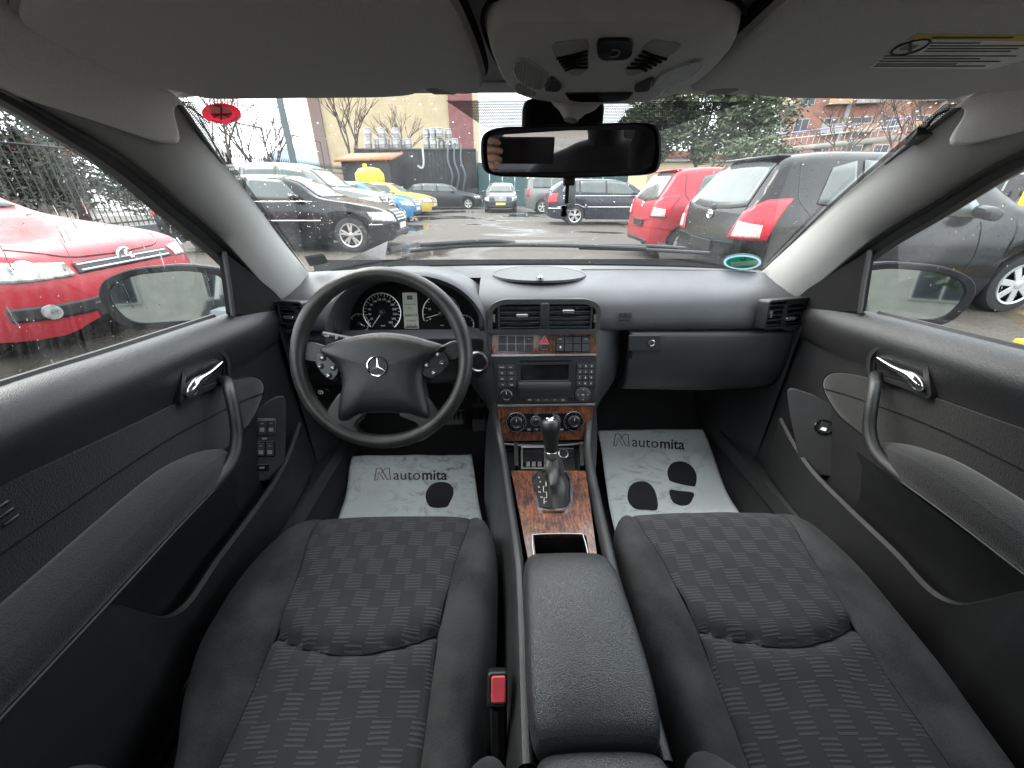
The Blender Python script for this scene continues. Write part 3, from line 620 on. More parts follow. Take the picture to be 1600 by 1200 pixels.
# air vents
def vent(px0, px1, py0, py1, Y, tab, name_parent, tx=.5, skew=0):
    f_ = Fr((skew * 2.8, Y, .88), V(1, skew, 0), V(0, .14, .99)); x0, y1 = f_.px(px0, py0); x1, y0 = f_.px(px1, py1)
    o = rp(rect(x0 - .006, x1 + .006, y0 - .006, y1 + .006), .008); i_ = rp(rect(x0, x1, y0, y1), .004)
    v, f = frame_g(o, i_, f_, -.03, .003); fm = mk('air_vent', v, f, 'black_plastic', name_parent, bev=.0012)
    prism('duct', i_, f_, -.030, -.022, 'matte_black', fm, 0)
    for k in range(5):
        yy = lerp(y0, y1, (k + .5) / 5)
        v, f = box_g((0, 0, 0), (x1 - x0, .018, .0030)); rot = Matrix.Rotation(R(-14), 3, 'X')
        mk('slat', [f_(p.x + (x0 + x1) / 2, yy + p.z, p.y - .008) for p in [rot @ q for q in v]], f, 'black_plastic', fm, bev=.001)
    for k in range(4):
        xx = lerp(x0, x1, (k + 1) / 5); box('blade', f_(xx, (y0 + y1) / 2, -.024), (.002, .01, y1 - y0), 'matte_black', fm, bev=0)
    xx, yy = lerp(x0, x1, tx), lerp(y0, y1, tab)
    prism('vent_tab', rp(rect(xx - .015, xx + .015, yy - .0045, yy + .0045), .003), f_, -.004, .010, 'satin_metal', fm, .0015)
    return f_, x0, x1, y0, y1, fm
vh = Fr((0, .992, .88), (1, 0, 0), V(0, .14, .99))
vo = rp([(-.150, -.040), (.152, -.040), (.150, .034), (.118, .052), (-.112, .052), (-.146, .034)], .02, 5)
vp = prism('vent_surround', vo, vh, -.06, -.026, 'dash_lower', DB, 0)
v, f = frame_g(vo, inset(vo, .013), vh, -.03, .012); mk('vent_rim', v, f, 'dash_lower', vp, bev=.004, seg=3)
box('vent_divider', vh(.003, .004, -.008), (.020, .035, .082), 'dash_lower', vp, bev=.003)
vent(781, 843, 475, 515, .984, .56, vp, .55); vent(859, 921, 474, 514, .984, .70, vp, .45)
for px in (772, 928):
    x, y = vh.px(px, 497); w = lathe('vent_wheel', [(.014, -.004), (.016, -.003), (.016, .003), (.014, .004)], vh(x, y, -.004), (1, 0, 0), 'black_plastic', vp, 20)
    for k in range(5): box('wheel_rib', vh(x, y - .008 + k * .004, .0115), (.006, .001, .0014), 'print_grey', vp, bev=0)
for s, px0, px1, pxe in ((1, 1203, 1255, 1268), (-1, 436, 474, 425)):
    ho = Fr((s * .70, 1.004, .882), V(1, s * .25, 0), V(0, .14, .99))
    sw = prism('vent_surround', rp([(-.062, -.042), (.062, -.038), (.066, .010), (.058, .040), (-.052, .046), (-.068, .03)], .018, 5), ho, -.05, -.020, 'dash_lower', DB, 0)
    so_ = rp([(-.062, -.042), (.062, -.038), (.066, .010), (.058, .040), (-.052, .046), (-.068, .03)], .034, 5); v, f = frame_g(so_, inset(so_, .012), ho, -.04, .006); mk('vent_rim', v, f, 'dash_lower', sw, bev=.004, seg=3)
    vent(px0, px1, 473, 506, .994, .3, sw, .55 if s > 0 else .45, s * .25)
    x, y = ho.px(pxe, 489)                       # round ribbed defogger nozzle at the end
    nz = lathe('side_nozzle', [(.028, -.03), (.030, .0), (.026, .010), (.018, .014), (.001, .015)], ho(x, y, -.004), (-s * .30, -1, .1), 'black_plastic', sw, 20)
    for k in range(4): box('nozzle_slat', ho(x + (k - 1.5) * .011, y, .010), (.0025, .012, .036), 'matte_black', nz, bev=0)
    x, y = ho.px(1199 if s > 0 else 480, 490); lathe('vent_wheel', [(.012, -.004), (.0145, -.003), (.0145, .003), (.012, .004)], ho(x, y, -.002), (1, 0, 0), 'black_plastic', sw, 20)
    for k in range(5): box('wheel_rib', ho(x, y - .008 + k * .004, .0125), (.005, .001, .0014), 'print_grey', sw, bev=0)
ab = Fr((0, .9945, .862), (1, 0, 0), V(0, .05, 1)); x, y = ab.px(977, 493)
text('airbag_mark', 'SRS', ab, x, y, .018, 'emboss', pad, .001, .0006, sx=1.35, bold=.0004); text('airbag_mark', 'AIRBAG', ab, x, y - .013, .008, 'emboss', pad, .001, .0006, sx=1.4)
# lower dash: glove box, knee panel
def gsec(x, k):
    return [V(x, 1.03, .838), V(x, .998, .836), V(x, .990, .826), V(x, .984, .78), V(x, .984, .72), V(x, 1.0, .672), V(x, 1.03, .640 + .01 * k), V(x, 1.09, .622 + .012 * k), V(x, 1.18, .618)]
gb = loft('glove_box', [[p + V(0, dy, 0) for p in cat(gsec(x, abs(x - .48) / .25), 3)] for x, dy in ((.242, .012), (.246, .003), (.252, 0), (.35, 0), (.5, 0), (.62, 0), (.685, .004), (.700, .012), (.704, .03))], 'dash_lower', DB, closed=False, solid=.004)
gap = tube('glove_gap', [V(.241, .992, .832), V(.243, .988, .79), V(.241, .987, .73), V(.236, 1.0, .68), V(.228, 1.02, .648)], .0028, 'matte_black', DB, 6)
gf = Fr((0, .985, .80), (1, 0, 0), V(0, .06, 1)); 
lp = [gf.px(*q) for q in ((982, 523), (1031, 523), (1031, 547), (982, 547))]
prism('latch_plate', rp(lp, .003), gf, .0, .006, 'dash_lower', gb, .0015)
lp = [gf.px(*q) for q in ((983, 547), (1031, 547), (1027, 558), (1018, 561), (983, 561))]
prism('latch_recess', rp(lp, .006), gf, -.01, .0012, 'matte_black', gb, .0005)
x, y = gf.px(1017, 535); lk = lathe('lock', [(.0095, .004), (.0095, .008), (.0075, .009), (.0065, .0075), (.0005, .0075)], gf(x, y), gf.n, 'satin_metal', gb, 20)
prism('keyhole', rect(x - .0008, x + .0008, y - .004, y + .004), gf, .0076, .008, 'matte_black', gb, 0)
loft('knee_panel', [[V(x, 1.03, .838), V(x, 1.005, .82), V(x, 1.01, .74), V(x, 1.05, .66), V(x, 1.16, .60), V(x, 1.3, .60)] for x in (-.745, -.6, -.4, -.24, -.165)], 'dash_lower', DB, closed=False)
loft('dash_end', [[V(s_ * .742, 1.02, .84), V(s_ * .742, 1.02, .60), V(s_ * .70, 1.3, .60)] for s_ in (.955, 1)], 'dash_lower', DB, closed=False)
for px, py, w, h in ((502, 612, .05, .018), (500, 575, .055, .03)):
    kf = Fr((-.5, 1.0, .74), (1, 0, 0), V(0, 0, 1)); x, y = kf.px(px, py); q = prism('knee_switch', rp(rect(x - w / 2, x + w / 2, y - h / 2, y + h / 2), .004), kf, -.01, .004, 'gloss_black', DB, .001)
    if h < .02: v, f = frame_g(rp(rect(x - .007, x + .007, y - .006, y + .006), .005), rp(rect(x - .005, x + .005, y - .004, y + .004), .004), kf, .004, .0045); mk('brake_symbol', v, f, 'print_white', q, smooth=False); prism('brake_symbol', rect(x - .0008, x + .0008, y - .003, y + .003), kf, .004, .0045, 'print_white', q, 0)
# ------------------------------------------------------------------ centre stack
CS = thing('centre_stack', 'centre stack with walnut trim, radio and climate dials', 'centre stack', (0, .95, .5))
STW = [(.40, .118, .130), (.50, .124, .134), (.56, .130, .142), (.62, .140, .172), (.68, .150, .215), (.74, .153, .232), (.80, .153, .238), (.845, .153, .238)]
def yf(z): return lerp(.896, .994, (z - .54) / (.845 - .54))
rg = []
for z, wf_, wb in STW:
    y = yf(z) + .006; h = [(-wb, 1.16), (-wb, y + .075), (-wb + .01, y + .05), (lerp(-wb, -wf_, .6), y + .02), (-wf_ - .004, y + .003), (-wf_ + .004, y), (0, y)]
    rg.append([V(a + .004, b_, z) for a, b_ in h] + [V(-a + .004, b_, z) for a, b_ in h[::-1][1:]])
loft('stack_body', [list(r) for r in zip(*[cat(c_, 3) for c_ in zip(*rg)])], 'dash_lower', CS, closed=False)
sf = Fr((.004, yf(.69), .69), (1, 0, 0), V(0, .098, .305)); P = sf.px
def face(name, pts, h0, h1, mat, parent, r=.003, bev=.0008): return prism(name, rp([P(*q) for q in pts], r), sf, h0, h1, mat, parent, bev)
uw = face('wood_panel', ((768, 523), (931, 521), (931, 552), (769, 554)), -.004, .005, 'walnut', CS)
for a, b_ in ((779, 833), (868, 921)):
    sp_ = face('switch_panel', ((a, 525), (b_, 524), (b_, 549), (a, 550)), .005, .007, 'gloss_black', uw, .003)
    for r_ in range(2):
        for k in range(4 if r_ == 0 else 4):
            x0 = lerp(a, b_, k / 4) + .6; x1 = lerp(a, b_, (k + 1) / 4) - .6; y0 = 525.5 + r_ * 12
            bt = face('switch', ((x0, y0), (x1, y0), (x1, y0 + 11), (x0, y0 + 11)), .007, .0092, 'button_grey', sp_, .0015, .0006)
            if (r_, k) in ((0, 3), (0, 0)) and not (a == 779 and k == 0): 
                x, y = P((x0 + x1) / 2, y0 + 4); prism('switch_symbol', rp(rect(x - .004, x + .004, y - .0015, y + .0015), .001), sf, .0092, .0095, 'print_grey', sp_, 0)
x, y = P(868 + 7, 542); prism('switch_symbol', rp(rect(x - .002, x + .002, y - .003, y + .003), .001), sf, .0093, .0096, 'print_white', uw, 0)
tri = lambda px, py, r: [(P(px, py)[0] + r * math.cos(R(a)), P(px, py)[1] + r * math.sin(R(a))) for a in (90, 210, 330)]
hz = prism('hazard_button', rp(tri(850, 533, .0155), .003), sf, .005, .0095, 'red_plastic', uw, .001)
v, f = frame_g(rp(tri(850, 533, .0165), .003), rp(tri(850, 533, .0135), .0025), sf, .007, .0102); mk('button_rim', v, f, 'satin_metal', hz)
x, y = P(850, 546); prism('alarm_lamp', rp(rect(x - .013, x + .013, y - .002, y + .002), .002), sf, .005, .0062, 'gloss_black', uw, .0003); text('passenger_airbag_mark', 'AIRBAG OFF', sf, x, y, .0036, 'print_grey', uw, .0064)
face('metal_strip', ((768, 554), (931, 552.5), (931, 555.5), (768, 557)), -.002, .0065, 'satin_metal', CS, .0005, .0004)
rd = face('radio', ((770, 557), (931, 556), (929, 630), (778, 632)), -.004, .005, 'black_plastic', CS, .004, .0012)
face('disc_slot', ((812, 563), (892, 562), (892, 565), (812, 566)), .005, .0053, 'matte_black', rd, .001, 0)
v, f = frame_g(rp([P(*q) for q in ((806, 567), (898, 566), (896, 621), (810, 622))], .005), rp([P(*q) for q in ((813, 570), (888, 569), (888, 593), (813, 594))], .003), sf, .004, .009); mk('display_bezel', v, f, 'black_plastic', rd, bev=.0012)
face('radio_display', ((812, 569), (889, 568), (889, 595), (812, 596)), .0045, .0055, 'gloss_black', rd, .002, 0)
x0, y1 = P(810, 596); x1, y0 = P(890, 618)
loft('display_hood', [[sf(x, yy, h) for yy, h in ((y1, .008), (y1 - .004, .016), (lerp(y1, y0, .35), .0185), (lerp(y1, y0, .7), .012), (y0, .008))] for x in (x0, lerp(x0, x1, .5), x1)], 'button_grey', rd, closed=False)
def btn(px, py, w, h, lab='', pr=rd, m='button_grey', sz=.0042, hh=.0085):
    x, y = P(px, py); b_ = prism('button', rp(rect(x - w / 2, x + w / 2, y - h / 2, y + h / 2), .0015), sf, .004, hh, m, pr, .0006)
    if lab: text('button_label', lab, sf, x, y, sz, 'print_white', b_, hh + .0003)
for r_, ls in enumerate((('RADIO', 'CD'), ('TEL', 'SYS'), ('NAV', 'SET'), ('TA', 'SND'))):
    for c_, l in enumerate(ls): btn(784 + c_ * 14 + r_ * .5, 573.5 + r_ * 9, .0225, .0125, l)
for r_, ls in enumerate(('123', '456', '789', '*0#')):
    for c_, l in enumerate(ls): btn(905.5 + c_ * 9 - r_ * .4, 571.5 + r_ * 9, .0140, .0125, l, sz=.0065)
for k in range(4): btn(808, 574 + k * 6, .009, .009); btn(893, 573 + k * 6, .009, .009)
for k, l in enumerate(('<<', '<', '^', '>', '>>')): btn(827 + k * 13, 624, .0215, .011, l, sz=.006)
def knob(px, py, r, parent, h=.014, marks=12, ring=.0, cap='black_plastic'):
    x, y = P(px, py); k_ = lathe('dial', [(r * .98, .003), (r * .95, h * .5), (r * .82, h), (r * .7, h + .001), (r * .6, h - .001), (.0005, h - .0005)], sf(x, y), sf.n, cap, parent, 28)
    if ring:
        tube('dial_ring', [sf(x + ring * math.cos(a * math.pi / 20), y + ring * math.sin(a * math.pi / 20), .0065) for a in range(40)], .0012, 'satin_metal', k_, 6, closed=True)
        lathe('dial_scale', [(ring, .003), (ring, .006), (r, .006)], sf(x, y), sf.n, 'gloss_black', k_, 32)
        for m_ in range(marks):
            a = R(230 - m_ * 280 / (marks - 1)); q = (ring + r) / 2; text('scale_mark', '.' if m_ % 2 else '-', sf, x + q * math.cos(a), y + q * math.sin(a) , .007, 'print_white', k_, .0064)
    tube('grip_ring', [sf(x + r * .9 * math.cos(a * math.pi / 14), y + r * .9 * math.sin(a * math.pi / 14), h * .62) for a in range(28)], .0009, 'satin_metal', k_, 5, closed=True)
    tube('pointer', [sf(x, y + r * .25, h + .0005), sf(x, y + r * .7, h + .0012)], .0007, 'print_white', k_, 4)
    return k_
knob(791, 617, .0175, rd, .014); 
x, y = P(910, 616); pd_ = lathe('cursor_pad', [(.0215, .004), (.0215, .008), (.018, .0095), (.006, .009), (.0005, .0085)], sf(x, y), sf.n, 'button_grey', rd, 28)
for a, l in ((0, '>'), (90, '^'), (180, '<'), (270, 'v')): text('button_label', l, sf, x + .0135 * math.cos(R(a)), y + .0135 * math.sin(R(a)), .006, 'print_white', pd_, .0100)
text('button_label', 'OK', sf, x, y, .005, 'print_white', pd_, .0095)
face('metal_strip', ((777, 632), (929, 630), (929, 633), (777, 635)), -.002, .0065, 'satin_metal', CS, .0005, .0004)
lwp = face('wood_panel', ((776, 635), (927, 633), (921, 686), (786, 689)), -.004, .005, 'walnut', CS)
cp_ = face('climate_panel', ((792, 645), (912, 644), (909, 672), (795, 674)), .005, .0064, 'gloss_black', lwp, .012)
knob(806.5, 659, .018, lwp, .018, 12, .0275); knob(896, 657.5, .018, lwp, .018, 12, .0275)
knob(837, 657, .0105, lwp, .012, 8, .014); knob(868, 656.5, .0105, lwp, .012, 8, .014)
for k, px in enumerate((826, 838, 866, 877)):
    x, y = P(px, 670); bt = prism('button', rp(rect(x - .007, x + .007, y - .0035, y + .0035), .003), sf, .006, .0085, 'button_grey', cp_, .0006); text('button_label', ('REST', 'AC', 'EC', 'REAR')[k], sf, x, y, .0036, 'print_white', bt, .0088)
    x, y = P(px, 646); text('temperature_marks', '18 22 26' if k in (1, 2) else '', sf, x, y, .0036, 'print_grey', cp_, .0067) if k in (1, 2) else None
# ------------------------------------------------------------------ steering wheel
SW = thing('steering_wheel', 'worn black leather steering wheel with star badge and button pods', 'steering wheel', (-.36, .80, .87))
wf = Fr((-.3585, .742, .874), (1, 0, 0), V(0, .415, .91)); Wp = wf.px; WR = .1745
def torus(R0, r, n=72, m=14):
    rings = []
    for i in range(n):
        a = 2 * math.pi * i / n; k = 1 + .12 * math.exp(-((math.degrees(a) - 28) / 16) ** 2) + .12 * math.exp(-((math.degrees(a) - 152) / 16) ** 2)
        rings.append([wf((R0 + r * k * math.cos(q)) * math.cos(a), (R0 + r * k * math.cos(q)) * math.sin(a), r * 1.06 * k * math.sin(q)) for q in [2 * math.pi * j / m for j in range(m)]])
    return rings + [rings[0]]
loft('rim', torus(WR, .0148), 'wheel_rim', SW, caps=False)
Z = lambda zx, zy: Wp(400 + zx / 3.75, 400 + zy / 3.75)   # coordinates on an enlarged crop
def spoke(name, pts, h0, h1, mat='wheel_leather', r=.012): return prism(name, rp([Z(*q) for q in pts], r, 5), wf, h0, h1, mat, SW, .007, seg=4)
spoke('spoke', ((255, 520), (315, 500), (400, 528), (520, 540), (520, 900), (470, 905), (520, 740), (470, 690), (390, 640), (340, 620), (265, 610)), -.020, .000)
spoke('spoke', ((1220, 505), (1150, 490), (1090, 525), (960, 540), (960, 900), (1015, 905), (975, 740), (1010, 690), (1085, 640), (1140, 620), (1215, 600)), -.020, .000)
spoke('spoke', ((430, 890), (500, 790), (560, 880), (650, 930), (588, 978), (598, 1025), (680, 1058), (680, 1108), (520, 1078), (400, 985)), -.016, .008, 'wheel_rim')
spoke('spoke', ((1045, 890), (975, 790), (920, 880), (830, 930), (960, 978), (950, 1025), (860, 1058), (860, 1108), (1000, 1075), (1090, 975)), -.016, .008, 'wheel_rim')
hub = [Z(*q) for q in ((395, 552), (470, 512), (600, 474), (740, 456), (880, 468), (1000, 500), (1088, 536), (1040, 590), (985, 655), (976, 740), (990, 820), (1010, 935), (960, 938), (890, 915), (740, 909), (620, 918), (550, 955), (500, 944), (508, 840), (522, 745), (500, 655), (450, 600))]
hub = [((p.x - Z(742, 690)[0]) * 1.045 + Z(742, 690)[0], (p.y - Z(742, 690)[1]) * 1.03 + Z(742, 690)[1]) for p in cat([(a, c_, 0) for a, c_ in hub], 3, True)]
cv = dome('airbag_cover', hub, wf, [(1, -.02), (1.0, .004), (.985, .010), (.94, .016), (.82, .021), (.6, .0245), (.3, .026), (.02, .0265)], 'wheel_leather', SW, cen=Z(745, 660))
bx_, by_ = Z(735, 647); br = .0208
lathe('badge_dish', [(br, .022), (br, .0262), (br * .9, .0264), (.001, .0268)], wf(bx_, by_), wf.n, 'wheel_leather', cv, 32)
st = lathe('badge_ring', [(br + .0004, .0262), (br + .0002, .0288), (br * .93, .0294), (br * .88, .0285), (br * .88, .0266)], wf(bx_, by_), wf.n, 'chrome', cv, 40, caps=False)
for a in (90, 210, 330):
    c_, s_ = math.cos(R(a)), math.sin(R(a)); w = .0026
    mk('badge_arm', [wf(bx_ + c_ * br * .93, by_ + s_ * br * .93, .0282), wf(bx_ - s_ * w, by_ + c_ * w, .0272), wf(bx_ + s_ * w, by_ - c_ * w, .0272), wf(bx_ - c_ * w, by_ - s_ * w, .0272), wf(bx_, by_, .0302)], [[0, 1, 4], [0, 4, 2], [1, 3, 4], [3, 2, 4]], 'chrome', st, smooth=False)
x, y = Z(745, 780); text('airbag_mark', 'SRS', wf, x, y, .0125, 'emboss', cv, .0250, .0012, sx=1.35, bold=.0004); text('airbag_mark', 'AIRBAG', wf, x, y - .0095, .0056, 'emboss', cv, .0245, .0012, sx=1.5)
for zx, sg in ((572, 1), (905, -1)):
    x, y = Z(zx, 552); tube('horn_mark', [wf(x - .004 * sg, y + .003, .0195), wf(x + .005 * sg, y + .005, .0195), wf(x + .005 * sg, y - .004, .0197), wf(x - .004 * sg, y - .003, .0199)], .0006, 'emboss', cv, 4)
for sg, pts, bt in ((-1, ((362, 575), (392, 560), (450, 598), (498, 650), (500, 690), (455, 738), (395, 690), (360, 640)), ((405, 598), (392, 645), (465, 655), (440, 700))), (1, ((1128, 600), (1098, 558), (1040, 590), (985, 650), (980, 685), (985, 700), (1030, 720), (1085, 690), (1130, 640)), ((1070, 578), (1095, 628), (1005, 640), (1048, 684)))):
    pd_ = prism('button_pod', rp([Z(*q) for q in pts], .008, 4), wf, -.012, .010, 'black_plastic', SW, .003, seg=3)
    for k, q in enumerate(bt):
        x, y = Z(*q); b_ = lathe('wheel_button', [(.0062, .008), (.0060, .0125), (.0045, .0138), (.0004, .0140)], wf(x, y), wf.n, 'button_grey', pd_, 14)
        text('button_label', ('+', '-', '<', '>')[k], wf, x, y, .010, 'print_white', b_, .0142, bold=.0004)
tube('column', [wf(0, 0, -.01), wf(0, .0, -.09), wf(0, -.02, -.30)], [.045, .052, .055], 'black_plastic', SW, 16)
for pts, nm in ((((505, 522), (540, 528), (600, 536)), 'stalk'), (((690, 545), (705, 541), (722, 538)), 'stalk')):
    q = [at(a, c_, Y=.86) for a, c_ in pts]; lv = tube(nm, q, [.0085, .0075, .006], 'black_plastic', SW, 10, .7)
    if pts[0][0] < 600:
        f_ = Fr(q[0] + V(0, -.0082, .0), (1, 0, 0), V(0, .3, .95))
        for k, s_ in enumerate(('=O', '|||', 'OFF')): text('stalk_symbol', s_, f_, .012 + k * .022, -.002 - k * .0035, .008, 'print_white', lv, .0012)
lathe('ignition_switch', [(.030, 0), (.030, .008), (.026, .010), (.022, .006), (.0005, .006)], at(748, 564, Y=.985), (-.25, -1, .1), 'satin_metal', DB, 24, caps=False)
lathe('key_slot', [(.020, 0), (.020, .0085), (.0005, .0095)], at(748, 564, Y=.983), (-.25, -1, .1), 'black_plastic', DB, 24)
# pedals in the dark footwell
for x, w, h, nm in ((-.30, .075, .06, 'brake'), (-.205, .055, .11, 'accelerator')):
    pt = thing('%s_pedal' % nm, 'black rubber %s pedal in the driver footwell' % nm, 'pedal', (x, 1.28, .30)); pf = Fr((x, 1.27, .40), (1, 0, 0), V(0, .55, .83))
    prism('pad', rp(rect(-w / 2, w / 2, -h / 2, h / 2), .01), pf, 0, .012, 'black_plastic', pt, .002)
    for k in range(5): box('rib', pf(lerp(-w / 2, w / 2, (k + .5) / 5), 0, .013), (.005, .01, h * .8), 'matte_black', pt, bev=.001)
    tube('arm', [pf(0, 0, 0), V(x, 1.34, .52), V(x, 1.36, .66)], .008, 'black_plastic', pt, 6)
# ------------------------------------------------------------------ centre console
CC = thing('centre_console', 'walnut topped centre console between the front seats', 'centre console', (0, .5, .25))
pf = Fr((0, .64, .560), (1, 0, 0), V(0, .255, -.02)); Q = pf.px
for s in (-1, 1):
    path = cat([V(.004 + s * .136, .945, .66), V(.004 + s * .127, .90, .585), V(.004 + s * .116, .84, .560), V(.004 + s * .106, .74, .560), V(.004 + s * .096, .62, .568), V(.004 + s * .086, .50, .582), V(.004 + s * .082, .42, .585), V(.004 + s * .082, .2, .58)], 5)
    rail = loft('side_rail', [[p + V(-s * .011, 0, -.012), p + V(-s * .009, 0, .002), p + V(-s * .003, 0, .008), p + V(s * .007, 0, .006), p + V(s * .013, 0, -.006), p + V(s * .020, 0, -.05), p + V(s * .034, 0, -.14), V(p.x + s * .045, p.y, .22)] for p in path], 'dash_lower', CC, closed=False)
    rail.modifiers.new('u', 'SUBSURF').render_levels = 1
wo = rp([Q(*q) for q in ((799, 737), (915, 737), (934, 880), (826, 880))], .003); 
wi = rp([Q(*q) for q in ((833, 837), (916, 837), (921, 872), (837, 872))], .008)
v, f = frame_g(wo, wi, pf, -.006, .003); wd_ = mk('wood_panel', v, f, 'walnut', CC, smooth=False)
x0, y1 = Q(832, 838); x1, y0 = Q(917, 866)
bx1 = loft('storage_well', [[pf(*q, h) for q in wi] for h in (-.07, 0)], 'matte_black', wd_, caps=False); prism('well_floor', wi, pf, -.075, -.07, 'matte_black', bx1, 0)
tube('well_rim', cat([pf(*q, .0035) for q in ((x0 - .001, y0 - .02), (x0 - .001, y1 - .010), (x0 + .009, y1 + .001), (x1 - .009, y1 + .001), (x1 + .001, y1 - .010), (x1 + .001, y0 - .02))], 4), .0013, 'satin_metal', bx1, 6)
# ashtray bay between stack and wood plate
mk('bay_floor', [V(-.105, .905, .520), V(.115, .905, .520), V(.100, .765, .535), V(-.092, .765, .535)], [[0, 1, 2, 3]], 'matte_black', CC)
mk('bay_back', [V(-.112, .905, .50), V(.12, .905, .50), V(.115, .902, .552), V(-.107, .902, .552)], [[0, 1, 2, 3]], 'matte_black', CC)
bf = Fr((0, .79, .540), (1, 0, 0), V(0, 1, -.02)); Bq = bf.px
def bay(name, pts, h0, h1, mat, parent=CC, r=.003, bev=.0008): return prism(name, rp([Bq(*q) for q in pts], r), bf, h0, h1, mat, parent, bev)
tray = rp([Bq(*q) for q in ((814, 700), (853, 700), (853, 735), (814, 735))], .002); v, f = frame_g(tray, inset(tray, .005), bf, -.01, .006); at_ = mk('ashtray', v, f, 'satin_metal', CC, bev=.001)
bay('ashtray_lid', ((818, 704), (850, 703), (850, 722), (818, 722)), -.004, .002, 'gloss_black', at_)
for k in range(3): bay('ashtray_tooth', ((822 + k * 9, 724), (828 + k * 9, 724), (828 + k * 9, 731), (822 + k * 9, 731)), .0, .006, 'satin_metal', at_, .001)
bay('lighter_panel', ((858, 698), (897, 698), (899, 735), (858, 735)), -.008, .002, 'gloss_black')
lx, ly = Bq(880, 711); lt = lathe('lighter_socket', [(.0135, 0), (.0135, .006), (.0118, .007), (.0105, .004), (.0105, 0)], bf(lx, ly, .002), bf.n + V(0, -.5, 0), 'satin_metal', CC, 28, caps=False)
lathe('lighter_plug', [(.0100, 0), (.0100, .003), (.0005, .0035)], bf(lx, ly, .002), bf.n + V(0, -.5, 0), 'matte_black', CC, 24)
for px in (806, 908): bay('bay_divider', ((px - 3, 694), (px + 3, 694), (px + 4, 733), (px - 2, 733)), -.01, .012, 'black_plastic')
tube('wood_lip', cat([sf(*P(*q), .012) for q in ((783, 691), (815, 693.5), (850, 694.5), (885, 693), (922, 689.5))], 5), .0028, 'satin_metal', CC, 6)
# ------------------------------------------------------------------ gear lever
GL = thing('gear_lever', 'black leather gear lever with gaiter in a chrome surround', 'gear lever', pf(0, .03))
go = rp([Q(*q) for q in ((830, 750), (842, 738), (885, 738), (894, 752), (895, 790), (886, 802), (848, 803), (838, 795))], .014, 5); gi = inset(go, .0055)
v, f = frame_g(go, gi, pf, .002, .0085); sr = mk('shift_surround', v, f, 'chrome', GL, bev=.0022)
prism('shift_base', gi, pf, .002, .0055, 'gloss_black', GL, 0)
gp = prism('gate_plate', rp([Q(*q) for q in ((834, 752), (843, 742), (857, 742), (861, 797), (849, 797), (840, 788))], .006), pf, .005, .0072, 'black_plastic', GL, .0006)
for k, (l, px, py) in enumerate((('P', 851, 757), ('R', 849, 765), ('N', 850, 773), ('D', 853, 781), ('+', 856, 788), ('S', 845, 750))): text('gate_letter', l, pf, *Q(px - 7 if l in 'PRND' else px - 3, py), .0072, 'print_white', gp, .0075)
tube('gate_line', [pf(*Q(*q), .0076) for q in ((853, 755), (853, 764), (849, 764), (849, 773), (854, 773), (854, 782), (850, 782), (850, 791))], .0008, 'print_white', gp, 4)
bo = rp([Q(*q) for q in ((861, 745), (880, 744), (889, 756), (890, 788), (880, 798), (863, 798), (858, 780))], .012, 5); nb = len(bo)
n0, n1 = V(.003, .712, .640), V(-.001, .738, .718); ax = (n1 - n0).normalized(); u_, v_, _ = basis(ax, (0, 1, 0))
rings = []
base = [pf(*p, .006) for p in bo]; cen = sum(base, V(0, 0, 0)) / nb
cs = [math.atan2((p - cen).y, (p - cen).x) for p in base]
for k in range(13):
    t_ = k / 12; c_ = cen.lerp(n0, t_); r_ = []
    for p, a in zip(base, cs):
        nk = n0 + V(math.cos(a), math.sin(a) * .8, 0) * .0135; q = p.lerp(nk, t_ ** .75)
        w = (.0052 * math.sin(a * 4 + t_ * 6) + .0042 * math.sin(a * 7 - t_ * 11) + .0022 * math.sin(t_ * 15 + math.sin(a * 2) * 2)) * math.sin(math.pi * min(1, t_ * 1.05)) ** .7
        r_.append(q + (q - c_).normalized() * (w + .006 * math.sin(math.pi * t_)))
    rings.append(r_)
loft('gaiter', rings, 'gaiter_leather', GL)
lathe('collar', [(.0145, -.004), (.0152, .002), (.0152, .010), (.0135, .012)], n0, ax, 'satin_metal', GL, 20)
kn = lathe('knob', [(.0135, .008), (.0150, .015), (.0165, .032), (.0195, .048), (.0225, .062), (.0235, .072), (.0215, .081), (.0165, .086), (.0155, .0865), (.0005, .087)], n0, ax, 'wheel_leather', GL, 28)
lathe('knob_badge', [(.0130, .0855), (.0130, .0875), (.0115, .0882), (.0108, .0872), (.0005, .0872)], n0, ax, 'chrome', kn, 24)
for a in (90, 210, 330): tube('badge_arm', [n0 + ax * .0880, n0 + ax * .0880 + (u_ * math.cos(R(a + 180)) + v_ * math.sin(R(a + 180))) * -.0112], [.0016, .0007], 'chrome', kn, 4)
